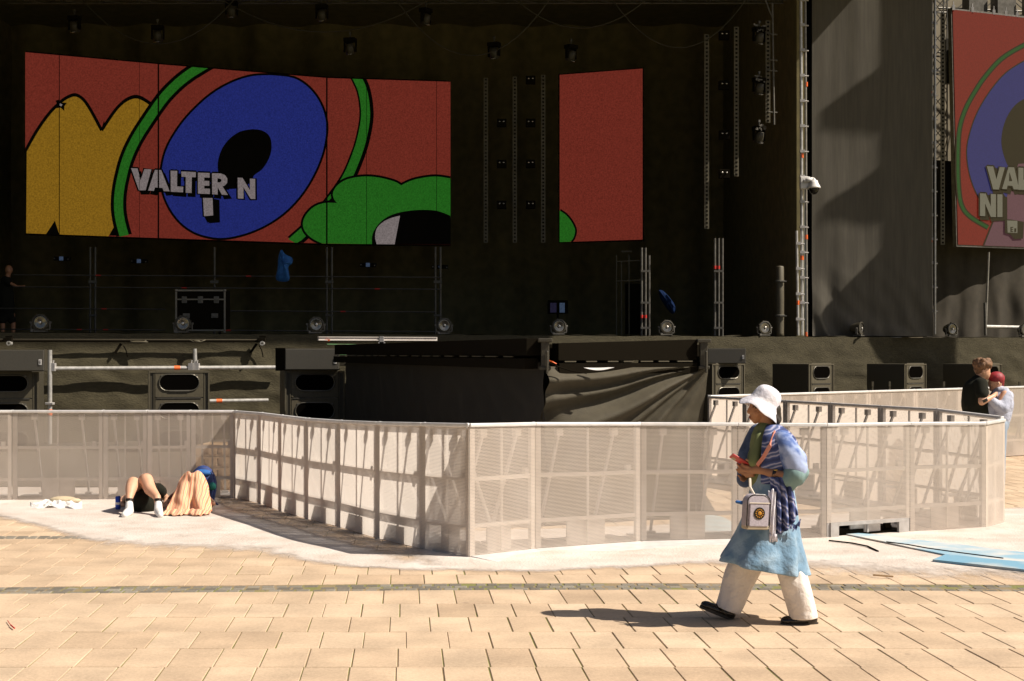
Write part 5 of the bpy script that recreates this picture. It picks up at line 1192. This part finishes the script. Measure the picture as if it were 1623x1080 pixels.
k = MB(); v = lambda x, y_, d=0.: V(x, y_, gY)+Vector((0,d-.06,0))
k.ell(v(1576,603), (.082,.076,.10)); k.ell(v(1571,608), (.055,.055,.075)); k.cap(v(1566.5,607), v(1565,611), .008, .012); k.cap(v(1569,617), v(1570,617), .028); k.ell(v(1577,608,-.08),(.012,.009,.02))
k.chain([(v(1577,612), .05),(v(1581,622), .055),(v(1582,635), .12),(v(1578,662), .13)])
k.chain([(v(1584,625,-.14), .05),(v(1574,642,-.2), .045),(v(1563,634,-.22), .035),(v(1557,630,-.2), .026)])
k.chain([(v(1577,664,-.08), .08),(v(1577,728,-.09), .055),(v(1577,778,-.09), .04)]); k.chain([(v(1577,664,.08), .08),(v(1577,728,.09), .055),(v(1577,778,.09), .04)])
for i in range(4): k.chain([(v(1558,628+i*1.4,-.2), .011),(v(1553,627+i*1.5,-.19), .009)])
k.cap(v(1559,628,-.2), v(1556,625.5,-.2), .011, .009)
k.build('body', M['skin'], girl, remesh=.009, sm=2)
k = MB(); k.ell(v(1577,600), (.098,.088,.085)); k.cap(v(1584,606), v(1585,610), .04, .03); k.cap(v(1568,600), v(1570,602), .035); k.build('hair', M['redhair'], girl, remesh=.010, sm=2)
k = MB(); k.chain([(v(1582,624), .10),(v(1582,640), .165),(v(1578,660), .16)]); k.chain([(v(1587,628,-.13), .075),(v(1577,646,-.2), .078),(v(1567,640,-.22), .06),(v(1560,634,-.22), .05)]); k.cap(v(1583,628,.13), v(1570,640,.17), .07, .06)
k.chain([(v(1588,621), .05),(v(1595,628), .07),(v(1597,634), .05)]); k.chain([(v(1578,618,-.05), .035),(v(1588,620,-.07), .05)]); k.chain([(v(1563,642,-.1), .06),(v(1560,652,-.08), .06),(v(1566,660,0), .1)]); k.build('hoodie', M['hoodie'], girl, remesh=.011, sm=3)
k = MB(); k.cap(v(1578,664), v(1578,672), .15, .14); k.chain([(v(1577,672,-.08), .10),(v(1577,728,-.09), .075),(v(1577,784,-.09), .065)]); k.chain([(v(1577,672,.08), .10),(v(1577,728,.09), .075),(v(1577,784,.09), .065)]); k.build('trousers', M['jeans'], girl, remesh=.014, sm=3)
for d in (-.09,.09): k = MB(); k.cap(v(1578,800,d), v(1568,801.5,d), .042, .036); k.build('shoe', M['white'], girl, smooth=True)
k = MB(); k.box(v(1590,642,.0), (.06,.16,.16)); k.box(v(1588,656,0), (.06,.16,.1)); k.build('back_strap', M['shoe'], girl, bevel=.02)
# ---- stage hand at far left, deep in the shade
sY = 37.0
sh = thing('person', 'dim figure in dark clothes standing on stage at the far left edge', 'person', (V(12,500,sY).x, sY, LZ)); v = lambda x, y_, d=0.: V(x, y_, sY)+Vector((0,d,0))
k = MB(); k.ell(v(14,428), (.095,.09,.12)); k.chain([(v(13,436), .06),(v(10,446), .08),(v(10,465), .15),(v(9,490), .14)]); k.chain([(v(14,446,-.15), .055),(v(21,450,-.2), .045),(v(31,455,-.2), .035),(v(39,455,-.2), .03),(v(43,454,-.2), .028)])
k.chain([(v(6,500,-.08), .08),(v(6,515,-.08), .06),(v(6,530,-.08), .05)]); k.chain([(v(18,500,.05), .08),(v(20,515,.05), .06),(v(20,530,.05), .05)]); k.build('body', M['skindim'] if 'skindim' in M else M['skin_tan'], sh, remesh=.02, sm=2)
k = MB(); k.chain([(v(10,446), .14),(v(9,465), .2),(v(10,490), .2)]); k.cap(v(13,446,-.15), v(19,450,-.19), .08, .07); k.build('t_shirt', M['tee'], sh, remesh=.02, sm=2)
k = MB(); k.cap(v(10,492), v(6,508,-.08), .17, .10); k.cap(v(10,492), v(18,508,.05), .17, .10); k.build('shorts', M['tee'], sh, remesh=.02, sm=2)
for x, d in ((6,-.08),(20,.05)): k = MB(); k.cap(v(x,532,d), v(x+3,532,d-.1), .05, .045); k.build('shoe', M['tee'], sh, smooth=True)
# ---- sunbather with bare knees
def GZ(px, Y, z): return Vector(((px-CX)*Y/F, Y, z))
def at(px, py, Y): return P(px, py, Y)
sb = thing('person', 'sunbather in black shorts lying with bare bent knees and white socks', 'person', (GZ(225,17.3,0)))
k = MB()
k.chain([(GZ(205,16.75,.085), .036), (GZ(205,16.85,.19), .042), (at(208,774,17.0), .068), (at(211,766,17.1), .074), (at(212,767,17.15), .074), (GZ(222,17.6,.18), .085), (GZ(226,17.8,.13), .10)])
k.chain([(GZ(251,16.75,.085), .036), (GZ(249,16.85,.20), .043), (at(238,776,17.0), .070), (at(232,761,17.1), .078), (at(230,761,17.15), .076), (GZ(236,17.6,.18), .088), (GZ(234,17.8,.13), .10)])
k.chain([(GZ(230,17.9,.13), .13), (GZ(233,18.25,.13), .14), (GZ(236,18.5,.12), .12)]); k.cap(GZ(236,18.5,.12), GZ(237,18.62,.13), .05, .05); k.ell(GZ(238,18.72,.13), (.08,.10,.085)); k.ell(GZ(238,18.72,.22),(.012,.02,.02))
k.chain([(GZ(256,18.3,.10), .05), (GZ(265,18.0,.06), .042), (GZ(262,17.6,.05), .03)]); k.chain([(GZ(212,18.3,.10), .05), (GZ(196,18.0,.06), .042), (GZ(192,17.7,.05), .03)])
for j, x in ((0,262),(1,192)):
    for i in range(5): k.cap(GZ(x-3+i*1.8,17.6+.1*j,.035), GZ(x-4+i*2.2,17.5+.1*j,.02), .011, .009)
k.build('body', M['skin'], sb, remesh=.010, sm=2)
k = MB(); k.chain([(GZ(228,18.0,.13), .17), (GZ(228,17.75,.15), .165)]); k.cap(GZ(228,17.75,.15), GZ(222,17.35,.26), .14, .10); k.cap(GZ(232,17.75,.15), GZ(236,17.35,.26), .14, .10); k.chain([(GZ(227,17.5,.12), .17), (GZ(229,17.15,.09), .14)]); k.chain([(GZ(216,17.2,.06), .09), (GZ(241,17.2,.06), .09)]); k.build('shorts', M['tee'], sb, remesh=.014, sm=3)
k = MB(); k.chain([(GZ(234,18.05,.12), .14), (GZ(236,18.45,.12), .13)]); k.cap(GZ(250,17.8,.20), GZ(253,18.1,.14), .08, .09); k.build('t_shirt', M['tee'], sb, remesh=.014, sm=3)
k = MB(); k.ell(GZ(238,18.80,.13), (.085,.09,.095)); k.build('hair', M['hair'], sb, smooth=True)
for x, tx in ((205,197),(251,254)):
    k = MB(); k.chain([(GZ(x,16.78,.13), .042), (GZ(x,16.72,.055), .050), (GZ((x+tx)/2,16.60,.045), .046), (GZ(tx,16.50,.035), .036)]); k.build('sock', M['white'], sb, remesh=.008, sm=3)
    k = MB(); k.tube(GZ(x,16.80,.155), GZ(x,16.81,.180), .046, n=18); k.build('sock_band', M['shoe'], sb)
# ---- second person under the striped blanket
M['blanket'] = stripes('striped_blanket', [(.62,.20,.09),(.72,.50,.36),(.62,.25,.22),(.66,.42,.09),(.72,.54,.34),(.58,.22,.16)], 4.6, 'X', distort=1.2)
bl_ = thing('person', 'reclining person covered to the raised knees by a yellow and pink striped blanket', 'person', GZ(300,17.4,0))
k = MB()
for x, kx in ((288,298),(318,312)): k.chain([(GZ(x,17.15,.06), .045), (at(kx,762,17.42), .055), (GZ(x,17.75,.12), .085)])
k.chain([(GZ(302,17.75,.13), .13), (GZ(303,18.1,.14), .15), (GZ(304,18.3,.16), .11)]); k.ell(GZ(304,18.45,.16), (.08,.10,.09)); k.chain([(GZ(284,18.1,.1), .05),(GZ(276,17.9,.06), .042),(GZ(268,17.7,.05), .032)]); k.chain([(GZ(322,18.1,.1), .05),(GZ(333,17.8,.06), .04),(GZ(338,17.6,.05), .03)])
k.build('body', M['skin'], bl_, remesh=.012, sm=2)
k = MB(); k.ell(GZ(304,18.52,.17), (.09,.10,.10)); k.build('hair', M['hair'], bl_, smooth=True)
k = MB(); k.chain([(GZ(302,17.8,.14), .16), (GZ(303,18.2,.15), .16)]); k.cap(GZ(284,18.1,.1), GZ(272,17.85,.08), .075, .05); k.build('sweater', M['rust'] if 'rust' in M else M['tee'], bl_, remesh=.014, sm=3)
def blk(u, v):
    # draped sheet: u across, v from the knees down to the ground in front
    top = [(272,17.5),(285,17.2),(299,17.12),(307,17.14),(316,17.12),(324,17.2),(334,17.45)]
    pass
k = MB(); NU, NV = 70, 50
def bf(u, v):
    xt = 281+49*u; xb = 260+76*u
    yt = 745+5*math.exp(-((u-.52)/.09)**2)+26*abs(2*u-1)**3+2*(u < .5)
    top = at(xt, yt, 17.18); bot = GZ(xb, 16.78+.05*math.sin(u*14), .012)
    s_ = v**1.15; p = top.lerp(bot, s_)
    fo = (.010*math.sin(u*31+2.5*nz(u*3,v*2))+.022*math.sin(u*12+3*nz(u*2,v*2,3)))*(.25+v) + .03*nz(u*6+3,v*5) + .04*math.exp(-((u-.5)/.1)**2)*(1-v)
    p.y += -fo*1.0; 
    if v > .90: p.y -= (v-.90)*1.6; p.z = max(.010, p.z+.02*abs(nz(u*12,v*9))+.012*abs(math.sin(u*23)))
    return p
k.grid(bf, NU, NV)
def bs(u, v):   # side and back drape
    a = bf(1 if True else 0, v); q_ = GZ(336-10*(1-v), 17.9, max(.012,.34*(1-v)-.1)); return a.lerp(q_, u)+Vector((0,0,.02*nz(u*5,v*5)))
def bs0(u, v):
    a = bf(0, v); q_ = GZ(272+8*(1-v), 17.9, max(.012,.3*(1-v)-.1)); return a.lerp(q_, u)
def bt(u, v):
    a = bf(u, 0); b = GZ(284+44*u, 17.9, .16); return a.lerp(b, v)+Vector((0,0,-.05*math.sin(v*PI)))
k.grid(bs, 14, NV); k.grid(bs0, 14, NV); k.grid(bt, NU, 14)
bo = k.build('blanket', M['blanket'], smooth=True, solid=.008)
tag(bo, 'yellow and pink striped blanket draped over the raised knees beside the bare legs', 'blanket')
# backpack behind
bp_ = thing('backpack', 'blue backpack with teal detail leaning behind the striped blanket', 'backpack', GZ(331,18.1,0))
k = MB(); k.ell(at(322,770,18.05), (.17,.13,.25)); k.ell(at(325,752,18.05), (.10,.09,.08)); k.ell(at(330,782,18.0), (.09,.1,.15)); k.build('pack_body', M['bluepack'], bp_, remesh=.012, sm=2)
k = MB(); k.ell(at(321,750,17.97), (.11,.06,.045)); k.build('top_pocket', M['bluecloth'], bp_, smooth=True)
k = MB(); k.ell(at(337,771,17.9), (.045,.04,.05)); k.build('side_pouch', M['teal'], bp_, smooth=True)
k = MB(); k.path([at(334,748,17.9), at(339,754,17.9), at(341,775,17.9), at(338,795,17.9), at(345,800,17.8)], .010); k.build('strap', M['bluepack'], bp_)
# can by the foot
cn = thing('drink_can', 'slim blue and silver drink can standing by the left foot of the sunbather', 'can', GZ(187,17.2,0))
k = MB(); c = GZ(187,17.2,.02); k.lathe([(0,0),(.026,.003),(.030,.012),(.030,.145),(.024,.158),(0,.158)], c, n=18); k.build('can_body', M['canblue'], cn, smooth=True)
k = MB(); k.lathe([(.0305,.06),(.0308,.062),(.0308,.085),(.0305,.087)], c, n=18); k.build('can_stripe', M['white'], cn); k = MB(); k.lathe([(.024,.157),(.025,.161),(.0,.160)], c, n=18); k.build('can_lid', M['steel'], cn)
# white cloth bundle and tan bag at far left
k = MB()
def clo(u, v):
    x = 48+82*u; yg = 797+10*v; c_ = math.sin(u*PI)**.6*math.sin(v*PI)**.6
    p = G(x, yg+4*nz(u*4,v*3)); p.z = .008+c_*(.035+.04*nz(u*6,v*5)+.03*nz(u*15,v*11)); return p
k.grid(clo, 60, 24); tag(k.build('white_cloth', M['white'], smooth=True, solid=.004), 'crumpled white cloth lying on the sand at the far left', 'cloth')
k = MB(); c = G(98,797,.02); k.ell(c+Vector((0,.05,.03)), (.17,.10,.045)); k.ell(c+Vector((.13,.02,.025)), (.10,.06,.03)); o = k.build('folded_pouch', M['pouch'], remesh=.01, sm=2); tag(o, 'tan folded pouch lying on the crumpled white cloth', 'pouch')
